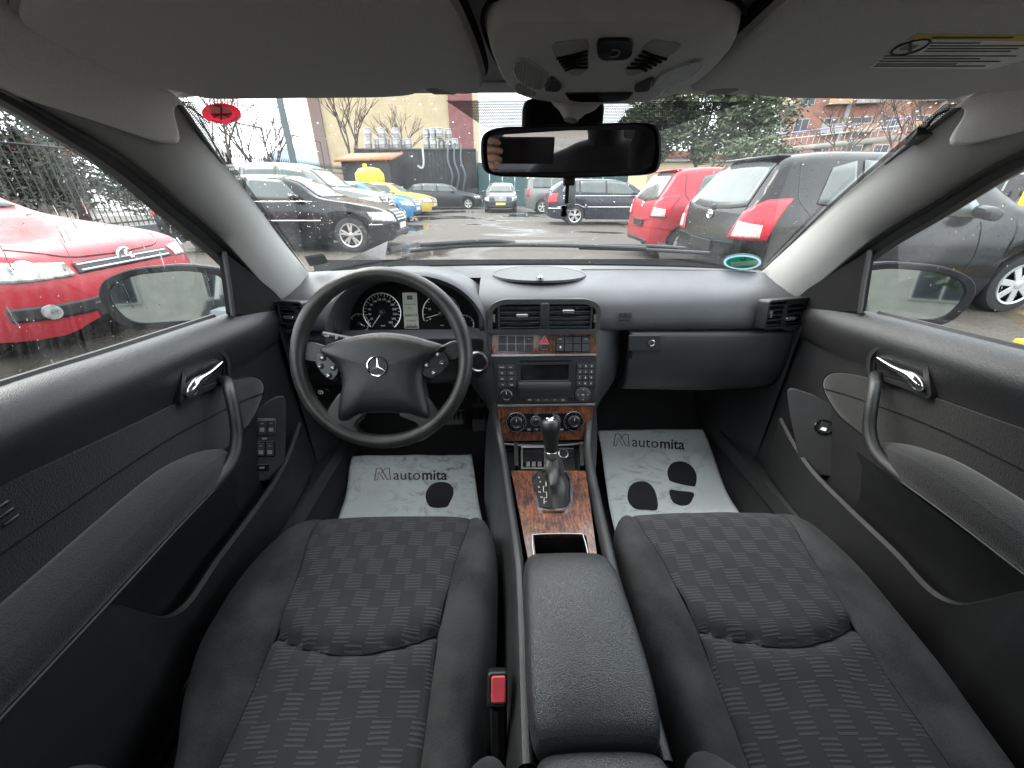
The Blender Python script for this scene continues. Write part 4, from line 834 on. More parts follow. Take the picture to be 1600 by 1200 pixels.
# ------------------------------------------------------------------ armrest
AR = thing('armrest', 'padded black leather armrest lid behind the gear lever', 'armrest', (.004, .3, .5))
def pad_loft(name, y0, y1, w0, w1, zt, drop, parent, mat='armrest_leather', hh=.075, ex=.012):
    rg = []
    for k in range(15):
        t_ = k / 14; e = abs(2 * t_ - 1) ** 6; y = lerp(y0, y1, t_); w = lerp(w0, w1, t_) * (1 - .10 * e); z = zt - drop * (1 - t_) ** 5 - .012 * e + .006 * math.sin(math.pi * t_)
        rg.append([V(.004 + a * w, y, z + b_) for a, b_ in ((-.93, -hh), (-1.0, -hh * .6), (-1, -.03), (-.965, -.010), (-.86, -.001), (-.5, .004), (0, .005), (.5, .004), (.86, -.001), (.965, -.010), (1, -.03), (1.0, -hh * .6), (.93, -hh))])
    lidz = [V(p.x, p.y + ex * .5, p.z - .014) for p in rg[0]]; rg = [[V(lerp(.004, p.x, .75), p.y + .006, zt - hh * .6 if p.z < zt - .04 else p.z - .03) for p in rg[0]]] + rg + [[V(lerp(.004, p.x, .85), p.y - .004, p.z - .03 if p.z > zt - .04 else p.z) for p in rg[-1]]]
    return loft(name, rg, mat, parent, sub=2)
pad_loft('lid', .478, .205, .078, .083, .644, .030, AR)
pad_loft('hinge_cover', .198, -.05, .080, .084, .636, .004, AR)
box('storage_box', (.004, .20, .45), (.155, .46, .22), 'dash_lower', AR, bev=.02)
tube('lid_seam', [V(.004 + s * .0835, y, .578) for s, y in ((-1, .19), (-1, .44), (1, .44), (1, .19))], .003, 'matte_black', AR, 5)
# ------------------------------------------------------------------ seats
def seat(s):
    who = 'driver' if s < 0 else 'passenger'; cx = s * .350
    S = thing('bucket_seat', 'charcoal %s seat with checked woven cloth insert%s' % (who, ' behind the steering wheel' if s < 0 else ' below the glove box'), 'car seat', (cx, .3, .25))
    ys = []
    for k in range(64): ys.append((lerp(.02, .585, k / 63), 0, 1.0))
    for q in range(1, 11):
        a = q / 10 * math.pi * .56; ys.append((.585 + .078 * math.sin(a), -.085 * (1 - math.cos(a)) , 1 - .10 * (q / 10) ** 1.5))
    ys += [(.655, -.14, .88), (.64, -.22, .86)]
    hi = lambda y: pl([(.02, .135), (.23, .133), (.36, .133), (.50, .147), (.60, .165), (.70, .168)], y)
    rings = []; idx = None
    for y, dz, sh in ys:
        hw = pl([(.02, .205), (.22, .215), (.35, .228), (.46, .231), (.54, .228), (.59, .219), (.63, .202), (.66, .176)], y); h_ = min(hi(y), hw * .86)
        z0 = .505 + .041 * sst(.12, .56, y) + dz
        bl = pl([(.02, .022), (.3, .018), (.45, .008), (.55, .0), (.66, -.004)], y)
        drop = .24 if dz > -.1 else .12
        half = [(0, .010), (h_ * .35, .0095), (h_ * .7, .007), (h_ * .93, .003), (h_, -.002), (lerp(h_, hw, .14), bl * .45 + .002), (lerp(h_, hw, .38), bl * .85 + .006), (lerp(h_, hw, .62), bl + .004), (lerp(h_, hw, .82), bl * .85 - .004), (hw * .985, bl * .45 - .022), (hw, -.055), (hw * .99, -.12), (hw * .955, -drop)]
        ow = pl([(.02, -.055), (.12, -.045), (.22, -.022), (.30, .014), (.40, .038), (.50, .036), (.64, .004)], y) if s < 0 else .010 * sst(.05, .3, y) * (1 - sst(.5, .64, y))
        left = cat([(-a, b_, 0) for a, b_ in half[::-1][:9]], 3); mid = cat([(-a, b_, 0) for a, b_ in half[::-1][8:12]] + [(a, b_, 0) for a, b_ in half[:5]], 4); right = cat([(a, b_, 0) for a, b_ in half[4:]], 3)
        def fix(p, ins):
            x, zz = p.x, p.y
            if ins:
                Ys = .352 + .035 * (x / .14) ** 2
                zz += -.013 * math.exp(-((y - Ys) / .0075) ** 2) + .007 * math.exp(-((y - Ys - .035) / .03) ** 2) + .004 * math.exp(-((y - Ys + .03) / .025) ** 2)
                if y > Ys: zz += .0016 * math.sin(x * 90 + y * 40) * math.exp(-((y - Ys - .015) / .016) ** 2) * (1 + abs(x) * 8)
            zz += .0022 * noise.noise(V(x * 14 + s * 5, y * 14, 0))
            if x * s > h_: x += s * ow * (abs(x) - h_) / (hw - h_)
            return V(cx + x, y, z0 + zz)
        rings.append(([fix(p, 0) for p in left], [fix(p, 1) for p in mid], [fix(p, 0) for p in right]))
    lo = loft('cushion_bolster', [r[0] for r in rings], 'seat_cloth', S, closed=False)
    ro = loft('cushion_bolster', [r[2] for r in rings], 'seat_cloth', S, closed=False)
    uv = []
    acc = 0
    for k, r in enumerate(rings):
        if k: acc += (r[1][6] - rings[k - 1][1][6]).length
        uv += [(p.x - cx + .5, acc) for p in r[1]]
    v, f = loft_g([r[1] for r in rings], False, False); ins = mk('cushion_insert', v, f, 'seat_pattern', S, uv=uv)
    n = len(rings) - 3
    for k, j in ((0, -1), (2, 0)): tube('seam', [r[k][j] + V(0, 0, -.0005) for r in rings[:n]], .0014, 'matte_black', ins, 5)
    sx_ = [(-.128 + .256 * i / 20) for i in range(21)]
    bv = BVHTree.FromPolygons(v, f); tube('seam', [bv.ray_cast(V(cx + x, .352 + .035 * (x / .14) ** 2, 1), V(0, 0, -1))[0] + V(0, 0, .0004) for x in sx_], .0018, 'matte_black', ins, 5)
    loft('cushion_base', [[V(cx - .21, y, z), V(cx + .21, y, z)] for y, z in ((.63, .33), (.62, .28), (0, .28))], 'matte_black', S, closed=False)
    # backrest with forward bolsters
    rg = []
    for z, y, hw, bo in ((.47, .075, .24, .085), (.54, .085, .262, .125), (.60, .078, .270, .140), (.66, .058, .270, .122), (.74, .022, .262, .085), (.84, -.015, .25, .062), (.94, -.055, .24, .045), (1.02, -.09, .22, .025), (1.06, -.125, .17, .0), (1.07, -.15, .10, -.02)):
        rg.append([V(cx + a * hw, y + b_, z) for a, b_ in ((-.9, -.10), (-1, -.05), (-1.0, bo * .35), (-.94, bo * .85), (-.84, bo), (-.72, bo * .8), (-.6, bo * .2), (-.3, 0), (.3, 0), (.6, bo * .2), (.72, bo * .8), (.84, bo), (.94, bo * .85), (1.0, bo * .35), (1, -.05), (.9, -.10))])
    loft('backrest', rg, 'seat_cloth', S, sub=2)
    for k in (-1, 1): tube('headrest_post', [V(cx + k * .06, -.12, 1.03), V(cx + k * .06, -.14, 1.10)], .006, 'chrome', S, 8)
    loft('headrest', [[V(cx + a * w, -.15 + b_ * d_, z) for a, b_ in ((-1, 0), (-.9, .8), (-.4, 1), (.4, 1), (.9, .8), (1, 0), (.8, -1), (-.8, -1))] for z, w, d_ in ((1.08, .09, .03), (1.10, .125, .05), (1.17, .135, .055), (1.24, .12, .05), (1.265, .08, .03))], 'seat_cloth', S, sub=2)
    loft('seat_rail_cover', [[V(cx + s * .255, y, .30), V(cx + s * .265, y, .36), V(cx + s * .25, y, .41)] for y in (.55, .3, 0)], 'satin_metal' if False else 'black_plastic', S, closed=False)
    return S
seat(-1); seat(1)
bk = thing('belt_buckle', 'seat belt buckle with red release button beside driver seat', 'seat belt buckle', (-.105, .25, .5))
bp = at(778, 1078, Z=.585); bfr = Fr(bp, V(1, 0, 0), V(0, .80, .6))
prism('housing', rp(rect(-.015, .013, -.020, .020), .006), bfr, -.03, .0, 'black_plastic', bk, .003)
prism('release_button', rp(rect(-.009, .011, -.014, .016), .004), bfr, 0, .004, 'buckle_red', bk, .002)
tube('stalk', [bfr(0, -.02, -.02), bp + V(0, -.04, -.12), bp + V(0, -.06, -.25)], .012, 'black_plastic', bk, 8)
# ------------------------------------------------------------------ printing on surfaces by projection
def ray(px, py): return (FW + RT * ((px - 800) / FPX) + UP * ((600 - py) / FPX)).normalized()
def hit(bv, px, py, off):
    d = ray(px, py); h = bv.ray_cast(CAM, d)
    if h[0] is None:
        q = bv.find_nearest(CAM + d * .75); n = q[1] if q[1].dot(d) < 0 else -q[1]; t_ = (q[0] - CAM).dot(q[1]) / d.dot(q[1]); return CAM + d * t_ + n * off
    n = h[1] if h[1].dot(d) < 0 else -h[1]; return h[0] + n * off
def bvh(o): return BVHTree.FromPolygons([v.co for v in o.data.vertices], [p.vertices for p in o.data.polygons])
def decal(name, pts, bv, off, mat, parent, rings=(1, .8, .55, .3, .1)):
    if name.endswith('_print') and len(pts) > 6: pts = [(q.x, q.y) for q in cat([(a, b_, 0) for a, b_ in pts], 4, True)]
    c = sum((Vector(p) for p in pts), Vector((0, 0))) / len(pts); n = len(pts)
    vs = [hit(bv, *(c + (Vector(p) - c) * s_), off) for s_ in rings for p in pts]
    if any(v is None for v in vs): print('decal miss', name, pts[0]); return None
    fs = [[k * n + i, k * n + (i + 1) % n, (k + 1) * n + (i + 1) % n, (k + 1) * n + i] for k in range(len(rings) - 1) for i in range(n)] + [list(range((len(rings) - 1) * n, len(rings) * n))]
    return mk(name, vs, fs, mat, parent, smooth=False)
def text_on(name, s, bv, px, py, size, mat, parent, off=.0008, sx=1.0, sk=0, slope=0, bold=0):
    cu = bpy.data.curves.new(name, 'FONT'); cu.body = s; cu.size = size; cu.align_x = 'CENTER'; cu.align_y = 'CENTER'; cu.offset = bold; cu.resolution_u = 3
    t_ = bpy.data.objects.new(name, cu); COL.objects.link(t_); bpy.context.view_layer.update()
    me = bpy.data.meshes.new_from_object(t_.evaluated_get(bpy.context.evaluated_depsgraph_get())); bpy.data.objects.remove(t_)
    for v in me.vertices:
        q = hit(bv, px + v.co.x * sx + v.co.y * sk, py - v.co.y + v.co.x * slope, off); v.co = q if q else v.co
    me.materials.clear(); me.materials.append(M[mat]); o = bpy.data.objects.new(name, me); COL.objects.link(o); attach(o, parent); return o
def strokes(name, lines, bv, w, mat, parent, off=.0008):
    mb = MB()
    for l in lines:
        pts = [hit(bv, *q, off) for q in l]
        mb.add(*tube_g([p for p in pts if p], w, 4))
    return mb.build(name, mat, parent, smooth=False)
# ------------------------------------------------------------------ paper floor mats
def mz(y): return .262 + .29 * max(0, y - .98) + .004 * math.sin(y * 23)
def paper(label, far, near, amp, name='paper_floor_mat'):
    (fx0, fy0, fx1, fy1, fY), (nx0, ny0, nx1, ny1) = far, near
    a, b_ = at(fx0, fy0, Y=fY), at(fx1, fy1, Y=fY); c_, d_ = at(nx0, ny0, Z=.265), at(nx1, ny1, Z=.265)
    def fn(u, v):
        v = v * 1.35; p = a.lerp(b_, u).lerp(c_.lerp(d_, u), v)
        p.x = lerp(lerp(a.x, b_.x, u), lerp(c_.x, d_.x, u), v); z = lerp(a.z, .265, sst(0, .8, v))
        w = amp * (noise.noise(V(p.x * 9, p.y * 12, 3)) + .6 * noise.noise(V(p.x * 22, p.y * 26, 1))) + amp * .5 * math.sin(p.x * 40 + p.y * 25) * math.exp(-((v - .3) / .12) ** 2)
        return V(p.x, p.y, max(z + w, .258))
    o = grid(name, fn, 40, 48, 'mat_paper'); return tag(o, label, 'floor mat', 'paper floor mats')
pm = paper('white paper floor mat with two printed shoe soles in passenger footwell', (934, 672, 1097, 672, 1.24), (965, 850, 1162, 812), .0022); pb = bvh(pm)
dm = paper('crumpled white paper floor mat in the driver footwell', (550, 712, 737, 716, 1.13), (532, 800, 752, 806), .0045); db = bvh(dm)
simple('print_brown', (.20, .10, .08), .7)
def mat_logo(bv, o, x, y, k, sl=0):
    strokes('logo_mark', [[(x + a * k, y + b_ * k + a * k * sl) for a, b_ in l] for l in (((-12, 10), (-9, -10), (-2, -10), (9, 9)), ((-12, 10), (-7, 9), (-5, -3), (3, 9)), ((9, 9), (14, 9), (12, -10), (6, -10), (-1, -2)))], bv, .0016, 'print_brown', o)
    text_on('logo_word', 'auto', bv, x + 41 * k, y + 2 * k + 41 * k * sl, 24 * k, 'ink', o, .0009, 1.05, slope=sl); text_on('logo_word', 'mita', bv, x + 86 * k, y + 2 * k + 86 * k * sl, 24 * k, 'ink', o, .0009, 1.0, slope=sl, bold=.35)
    text_on('logo_mark', 'o', bv, x + 109 * k, y - 7 * k + 109 * k * sl, 5, 'ink', o)
mat_logo(pb, pm, 970, 688, .93, .06); mat_logo(db, dm, 597, 741, .95, 0)
def ell(cx, cy, rx, ry, n=20, a0=0, a1=360, rot=0): return [(cx + math.cos(R(lerp(a0, a1, k / n))) * rx + math.sin(R(lerp(a0, a1, k / n))) * ry * rot, cy - math.sin(R(lerp(a0, a1, k / n))) * ry) for k in range(n)]
decal('sole_print', [(982, 765), (990, 755), (1004, 752), (1016, 757), (1025, 772), (1027, 796), (1010, 797), (992, 795), (981, 782)], pb, .0009, 'ink', pm)
decal('sole_print', [(1043, 735), (1050, 724), (1065, 721), (1080, 728), (1088, 742), (1087, 757), (1081, 760), (1050, 753), (1044, 746)], pb, .0009, 'ink', pm)
decal('heel_print', [(1046, 766), (1060, 767), (1083, 770), (1082, 780), (1075, 789), (1062, 790), (1050, 783)], pb, .0009, 'ink', pm)
decal('heel_print', [(998, 812), (1012, 813), (1032, 815), (1030, 824), (1014, 832), (1002, 826)], pb, .0009, 'ink', pm)
decal('sole_print', [(665, 775), (672, 759), (688, 753), (704, 757), (709, 770), (703, 785), (696, 793), (672, 792)], db, .0009, 'ink', dm)
for o in (pm, dm): o.modifiers.new('s', 'SOLIDIFY').thickness = .0006
# ------------------------------------------------------------------ rear-view mirror, overhead console, visors
RM = thing('rear_view_mirror', 'black framed interior rear-view mirror below the overhead console', 'mirror', (-.008, .62, 1.27))
mc = V(-.008, .620, 1.236); tg = V(.08, -.55, 1.13); nn = ((CAM - mc).normalized() + (tg - mc).normalized()).normalized(); u_, v_, _ = basis(nn); mf = Fr(mc, u_, v_)
mo = rp([mf.px(*q) for q in ((751, 209), (775, 199), (890, 194), (1010, 191), (1031, 198), (1035, 240), (1030, 268), (1010, 274), (890, 279), (775, 276), (753, 268), (750, 240))], .014, 4)
fr_ = dome('mirror_shell', mo, mf, [(.93, -.005), (.965, .004), (.99, .003), (1, -.004), (.97, -.016), (.85, -.03), (.5, -.036)], 'console_cover', RM, cen=(0, 0)); fr_.data.materials[0] = M['wheel_leather']
prism('mirror_glass', rp([mf.px(*q) for q in ((763, 212), (890, 204), (1020, 203), (1023, 240), (1016, 263), (890, 268), (766, 269), (761, 240))], .008, 4), mf, .0035, .0048, 'mirror_glass', RM, 0, smooth=False)
box('mirror_lever', at(889, 284, Y=.615), (.016, .012, .010), 'black_plastic', RM, bev=.002)
p0, p1 = at(898, 150, Y=.640), at(892, 188, Y=.632)
stk = tube('mirror_stem', cat([p0 + V(0, .0, .012), p0, p0.lerp(p1, .45), p0.lerp(p1, .8), p1], 4), [.046, .046, .045, .043, .041, .038, .034, .030, .025, .021, .018, .016, .014, .012, .011, .010, .010], 'console_grey', RM, 18, .8)
box('sensor_box', at(878, 184, Y=.688), (.118, .05, .042), 'matte_black', RM, bev=.012, seg=3)
ht = thing('hanging_tag', 'clear plastic card on a black strap hanging under the mirror', 'tag', at(886, 284, Y=.64))
tp = [at(886, y, Y=.645) for y in (280, 300, 318, 338)]
box('strap', (tp[0] + tp[2]) / 2, (.006, .003, (tp[0] - tp[2]).length), 'black_plastic', ht, bev=.001)
box('card', at(893, 307, Y=.647), (.012, .0015, .040), 'strap_clear', ht, bev=.0005)
box('weight', at(881, 330, Y=.645), (.010, .008, .016), 'gloss_black', ht, bev=.002); q_ = at(891, 322, Y=.6452); text('tag_print', 'SAMI', Fr(q_, V(0, 0, 1), V(-1, 0, 0)) if False else Fr(q_, (1, 0, 0), (0, 0, 1)), 0, 0, .007, 'print_grey', ht, .002)
OC = thing('overhead_console', 'grey overhead console with reading lamps and speaker grilles', 'overhead console', (0, .56, 1.31))
of = Fr((0, .55, 1.312), (1, 0, 0), (0, -.976, .216)); O = of.px
oo = [O(*q) for q in ((764, 55), (768, 32), (785, 17), (830, 11), (960, 8), (1080, 11), (1130, 17), (1150, 32), (1150, 52), (1125, 85), (1090, 117), (1050, 138), (1000, 148), (950, 151), (890, 150), (845, 145), (812, 137), (790, 118), (774, 88))]
oo = [(p.x, p.y) for p in cat([(a, c_, 0) for a, c_ in oo], 3, True)]
ob = dome('console_shell', oo, of, [(1.03, -.05), (1.012, -.004), (1.0, .004), (.985, .008), (.96, .010), (.6, .011), (.05, .0112)], 'console_grey', OC, cen=O(960, 85))
o2_ = [((p[0] - O(960, 85)[0]) * 1.045 + O(960, 85)[0], (p[1] - O(960, 85)[1]) * 1.045 + O(960, 85)[1]) for p in oo]
tube('console_gap', [of(*p, -.008) for p in o2_], .0022, 'matte_black', OC, 6, closed=True)
flip = 0
def O2(*q):
    a = O(*q); return (2 * O(956, 70)[0] - a[0], a[1]) if flip else a
def oc(name, pts, h0, h1, mat, parent=OC, r=.004, bev=.001): return prism(name, rp([O2(*q) for q in (pts[::-1] if flip else pts)], r), of, h0, h1, mat, parent, bev)
for flip in (0, 1):
    X = lambda x: x
    g = oc('speaker_grille', ((X(861), 52), (X(868), 44), (X(916), 39), (X(922), 46), (X(920), 88), (X(905), 99), (X(893), 98), (X(875), 78)), .0105, .0125, 'console_cover', OC, .006)
    for k in range(5): tube('grille_slot', cat([of(*O2(X(lerp(870, 884, k / 4)), 68 + k * 5), .013), of(*O2(X(897), 62 + k * 5.2), .0132), of(*O2(X(919), 55 + k * 7), .013)], 4), .0016, 'matte_black', g, 5)
    oc('reading_lamp', ((X(800), 84), (X(806), 71), (X(822), 70), (X(858), 92), (X(856), 112), (X(842), 123), (X(818), 113), (X(803), 100)), .009, .0135, 'lamp_lens', OC, .008, .0025)
    oc('lamp_button', ((X(850), 121), (X(862), 99), (X(872), 106), (X(879), 116), (X(872), 123)), .010, .0145, 'black_plastic', OC, .005, .0015)
    oc('courtesy_lens', ((X(801), 117), (X(812), 111), (X(842), 131), (X(832), 137), (X(808), 133)), .006, .0105, 'lamp_lens', OC, .005, .0015)
flip = 0
oc('emergency_button', ((933, 42), (938, 37), (986, 36), (992, 43), (989, 64), (978, 71), (942, 72), (934, 64)), .0105, .0135, 'gloss_black', OC, .006)
sx_, sy_ = O(960, 58); tube('button_symbol', [of(sx_ + .006 * math.cos(R(a)), sy_ + .006 * math.sin(R(a)), .0138) for a in range(-120, 121, 20)], .0007, 'print_grey', OC, 4)
oc('console_slot', ((882, 128), (992, 127), (982, 139), (960, 143), (905, 143), (890, 140)), .008, .0122, 'gloss_black', OC, .004)
def visor(s, pts, label):
    Vs = thing('sun_visor', label, 'sun visor', (s * .36, .6, 1.31)); vf = Fr((0, .635, 1.302), (1, 0, 0), (0, -.215, .045))
    o_ = [vf.px(*q) for q in pts]; o_ = rp(o_, .02, 5)
    dome('visor_panel', o_, vf, [(.97, -.008), (.99, -.004), (1, .003), (.994, .009), (.975, .012), (.9, .013)], 'visor_cloth', Vs); tube('shadow_edge', [vf(*q, .002) for q in o_], .0045, 'console_cover', Vs, 6, closed=True); tube('shadow_gap', [vf(*q, -.006) for q in o_], .0085, 'matte_black', Vs, 6, closed=True); return Vs, vf  # both dark tubes stand in for the shadow line round the visor
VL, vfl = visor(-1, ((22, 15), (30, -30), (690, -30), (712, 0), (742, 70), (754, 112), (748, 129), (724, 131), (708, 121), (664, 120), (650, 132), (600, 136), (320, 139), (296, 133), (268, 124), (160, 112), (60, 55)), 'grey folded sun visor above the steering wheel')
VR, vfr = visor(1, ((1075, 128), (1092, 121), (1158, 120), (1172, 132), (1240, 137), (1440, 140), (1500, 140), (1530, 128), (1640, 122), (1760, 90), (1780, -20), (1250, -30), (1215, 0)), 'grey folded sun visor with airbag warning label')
for px, pr, fv in ((692, VL, vfl), (1128, VR, vfr)):
    c_ = fv.px(px, 128); prism('visor_clip', rp([(c_[0] - .022, c_[1] + .004), (c_[0] + .022, c_[1] + .004), (c_[0] + .014, c_[1] - .010), (c_[0] - .014, c_[1] - .010)], .003), fv, -.012, .010, 'console_cover', pr, .002)
lb = rp([vfr.px(*q) for q in ((1440, 24), (1640, 27), (1640, 60), (1556, 86), (1360, 84))], .002); lab = prism('warning_label', lb, vfr, .0125, .0136, 'paper_white', VR, 0)
prism('label_header', [vfr.px(*q) for q in ((1441, 24), (1640, 27), (1640, 38), (1424, 35))], vfr, .0137, .0141, 'sticker_yellow', lab, 0)
for k in range(9):
    w = (36, 37, 30, 37, 35)[k % 5]; a = vfr.px(1465 + k * 16, 29.5); b_ = vfr.px(1465 + k * 16 + 11, 32.5)
    if k < 8: prism('print_line', rect(a[0], b_[0], b_[1], a[1]), vfr, .0142, .0144, 'ink', lab, 0)
for k, (y, x0, x1) in enumerate(((41, 1462, 1545), (46, 1460, 1620), (50.5, 1456, 1600), (55, 1452, 1590), (63, 1388, 1600), (67.5, 1386, 1540), (72, 1380, 1570), (76.5, 1376, 1500), (80, 1372, 1545))):
    x = x0
    while x < x1 - 6:                            # runs of small print, unreadable at this size
        l = random.uniform(4, 13); a = vfr.px(x, y - .9); b_ = vfr.px(min(x + l, x1), y + .9); prism('print_line', rect(a[0], b_[0], b_[1], a[1]), vfr, .0137, .0139, 'ink', lab, 0); x += l + 3
c_ = vfr.px(1428, 48); tube('prohibition_ring', [vfr(c_[0] + .014 * math.cos(a / 4), c_[1] + .014 * math.sin(a / 4), .0139) for a in range(25)], .0013, 'ink', lab, 4, closed=True); tube('prohibition_bar', [vfr(c_[0] - .010, c_[1] + .010, .0139), vfr(c_[0] + .010, c_[1] - .010, .0139)], .0013, 'ink', lab, 4)
prism('seat_symbol', rp(rect(c_[0] - .008, c_[0] + .006, c_[1] - .005, c_[1] + .004), .003), vfr, .0137, .0139, 'print_grey', lab, 0)
# ------------------------------------------------------------------ stickers and toll tag on the screen
BVW = BVHTree.FromPolygons([v.co for v in WS.data.vertices], [p.vertices for p in WS.data.polygons])
st = decal('round_sticker', ell(345.5, 174, 31, 16.5, 28, rot=-.18), BVW, .003, 'sticker_red', None); tag(st, 'red round sticker in the top corner of the windscreen', 'sticker')
decal('sticker_centre', ell(345, 172.5, 17, 10, 24, rot=-.18), BVW, .0036, 'sticker_white', st); decal('sticker_patch', [(330, 162), (337, 158), (350, 160), (343, 163)], BVW, .0042, 'sticker_green', st, (1, .5, .1))
strokes('sticker_print', [[(345, 163), (345, 182)], [(330, 174), (361, 173)], [(333, 178), (345, 173), (358, 178)]], BVW, .0011, 'sticker_red', st, .0044)
strokes('sticker_ring', [[(345.5 + 24.5 * math.cos(R(a)) - 13 * math.sin(R(a)) * .18, 174 - 13 * math.sin(R(a))) for a in range(a0, a0 + 70, 8)] for a0 in (100, 200, 300)], BVW, .0010, 'sticker_white', st, .0036)
st = decal('oval_sticker', ell(1160, 408.5, 29.5, 11.5, 28), BVW, .003, 'sticker_blue', None); tag(st, 'green oval emissions sticker low on the passenger side of the windscreen', 'sticker')
decal('sticker_field', ell(1160, 408.5, 25.5, 9.3, 28), BVW, .0036, 'sticker_green', st); decal('sticker_strip', [(1141, 408), (1183, 404.5), (1186, 411), (1143, 415)], BVW, .0042, 'sticker_white', st, (1, .5, .1))
strokes('sticker_numeral', [[(1157, 402.5), (1163, 405.5), (1164, 400), ]], BVW, .0016, 'ink', st, .0046)
st = decal('service_sticker', [(475, 399), (505, 395), (514, 409), (484, 415)], BVW, .003, 'sticker_grey', None, (1, .5, .1)); tag(st, 'small dark rectangular sticker low on the driver side of the windscreen', 'sticker'); decal('sticker_strip', [(475, 399), (505, 395), (506.5, 398), (477, 402)], BVW, .0036, 'print_grey', st, (1, .5, .1))
tt = thing('antenna_box', 'small black antenna box with cable stuck near passenger pillar', 'antenna', hit(BVW, 1440, 200, .01))
ap = [hit(BVW, *q, .004) for q in ((1416, 211), (1434, 192), (1464, 190), (1449, 209))]; nq = (ap[1] - ap[0]).cross(ap[2] - ap[0]).normalized(); nq = nq if nq.y < 0 else -nq
mk('housing', ap + [p + nq * .014 for p in ap], [[3, 2, 1, 0], [4, 5, 6, 7], [0, 1, 5, 4], [1, 2, 6, 5], [2, 3, 7, 6], [3, 0, 4, 7]], 'black_plastic', tt, bev=.002)
tube('cable', cat([hit(BVW, *q, .008) for q in ((1450, 192), (1456, 180), (1470, 168), (1490, 161), (1497, 156))], 5), .002, 'matte_black', tt, 6)
# ------------------------------------------------------------------ the photographer, seen only in the mirror
PH = thing('person', 'person in a dark jacket photographing the cabin, seen in the rear-view mirror', 'person', (.1, -.5, .4))
def skinmesh(name, pts, edges, rad, mat, parent, sub=2):
    me = bpy.data.meshes.new(name); me.from_pydata([tuple(p) for p in pts], edges, []); o = bpy.data.objects.new(name, me); COL.objects.link(o); attach(o, parent); me.materials.append(M[mat])
    m = o.modifiers.new('skin', 'SKIN'); m.use_smooth_shade = True
    for i, r_ in enumerate(rad): me.skin_vertices[0].data[i].radius = (r_, r_) if not isinstance(r_, tuple) else r_
    me.skin_vertices[0].data[0].use_root = True; o.modifiers.new('sub', 'SUBSURF').render_levels = sub; return o
bd = [(.20, -.55, .52), (.20, -.53, .75), (.20, -.48, .98), (.20, -.45, 1.10), (.19, -.42, 1.17), (.18, -.40, 1.26), (.18, -.40, 1.34),
      (-.02, -.48, 1.04), (-.22, -.40, .88), (-.21, -.20, 1.02), (-.185, -.085, 1.10), (.40, -.48, 1.06), (.50, -.36, .90), (.28, -.18, .98), (.10, -.08, 1.10)]
skinmesh('body', bd, [(0, 1), (1, 2), (2, 3), (3, 4), (4, 5), (5, 6), (3, 7), (7, 8), (8, 9), (9, 10), (3, 11), (11, 12), (12, 13), (13, 14)], [(.19, .13), (.18, .13), (.19, .12), (.13, .10), .055, .085, .075, .085, .06, .048, .036, .085, .06, .048, .036], 'jacket', PH)
def hand(o, sgn, tgt):                           # palm beside the phone, fingers curled over its edge
    pts, ed, rd = [], [], []
    def ch(ps, rs, root=None):
        b0 = len(pts)
        for i, p in enumerate(ps):
            pts.append(o + V(p[0] * sgn, p[1], p[2])); rd.append(rs[i])
            if i: ed.append((b0 + i - 1, b0 + i))
        if root is not None: ed.append((root, b0))
    ch([(0, 0, 0), (.004, .02, .03), (.010, .036, .058)], [.024, (.024, .017), (.026, .014)])
    for k, (dx, dz, l) in enumerate(((.0, .022, .9), (.0, .003, 1.0), (.001, -.016, .95), (.002, -.034, .78))):
        ch([(.010 + dx, .040, .060 + dz), (.018, .058 , .064 + dz * 1.1), (.034 * l + .004, .066, .062 + dz * 1.1), (.050 * l + .004, .060, .058 + dz * 1.1)], [.0095, .0092, .0085, .0075], 2)
    ch([(.012, .010, .030), (.028, .002, .045), (.044, .006, .055)], [.011, .0098, .0085], 1)
    skinmesh('hand', pts, ed, rd, 'skin', PH)
hand(V(-.205, -.080, 1.115), 1, None)
RB = thing('rear_bench', 'dark rear seat bench seen in the rear-view mirror', 'rear seat', (0, -.8, .3))
box('seat_base', (0, -.75, .42), (1.25, .5, .22), 'seat_cloth', RB, bev=.05, seg=3); box('backrest', (0, -1.0, .74), (1.25, .16, .62), 'seat_cloth', RB, Matrix.Rotation(R(-18), 3, 'X'), .05, seg=3); box('parcel_shelf', (0, -1.35, 1.0), (1.3, .5, .03), 'carpet', RB)
for k in (-.36, .36): box('headrest', (k, -1.1, 1.12), (.26, .08, .16), 'seat_cloth', RB, bev=.03, seg=3)
for k in (-1, 1): box('side_trim', (k * .69, -.75, .62), (.05, 1.0, .68), 'door_plastic', RB, bev=.01); box('rear_pillar', (k * .63, -1.25, 1.15), (.06, .36, .5), 'pillar_cloth', RB, Matrix.Rotation(R(-k * 16), 3, 'Y'), .02)
ph = thing('phone', 'dark phone held in a hand, seen in the rear-view mirror', 'phone', (-.07, -.03, 1.17))
box('case', (-.085, -.030, 1.178), (.155, .009, .076), 'phone_glass', ph, Matrix.Rotation(R(-PITCH), 3, 'X'), .004)
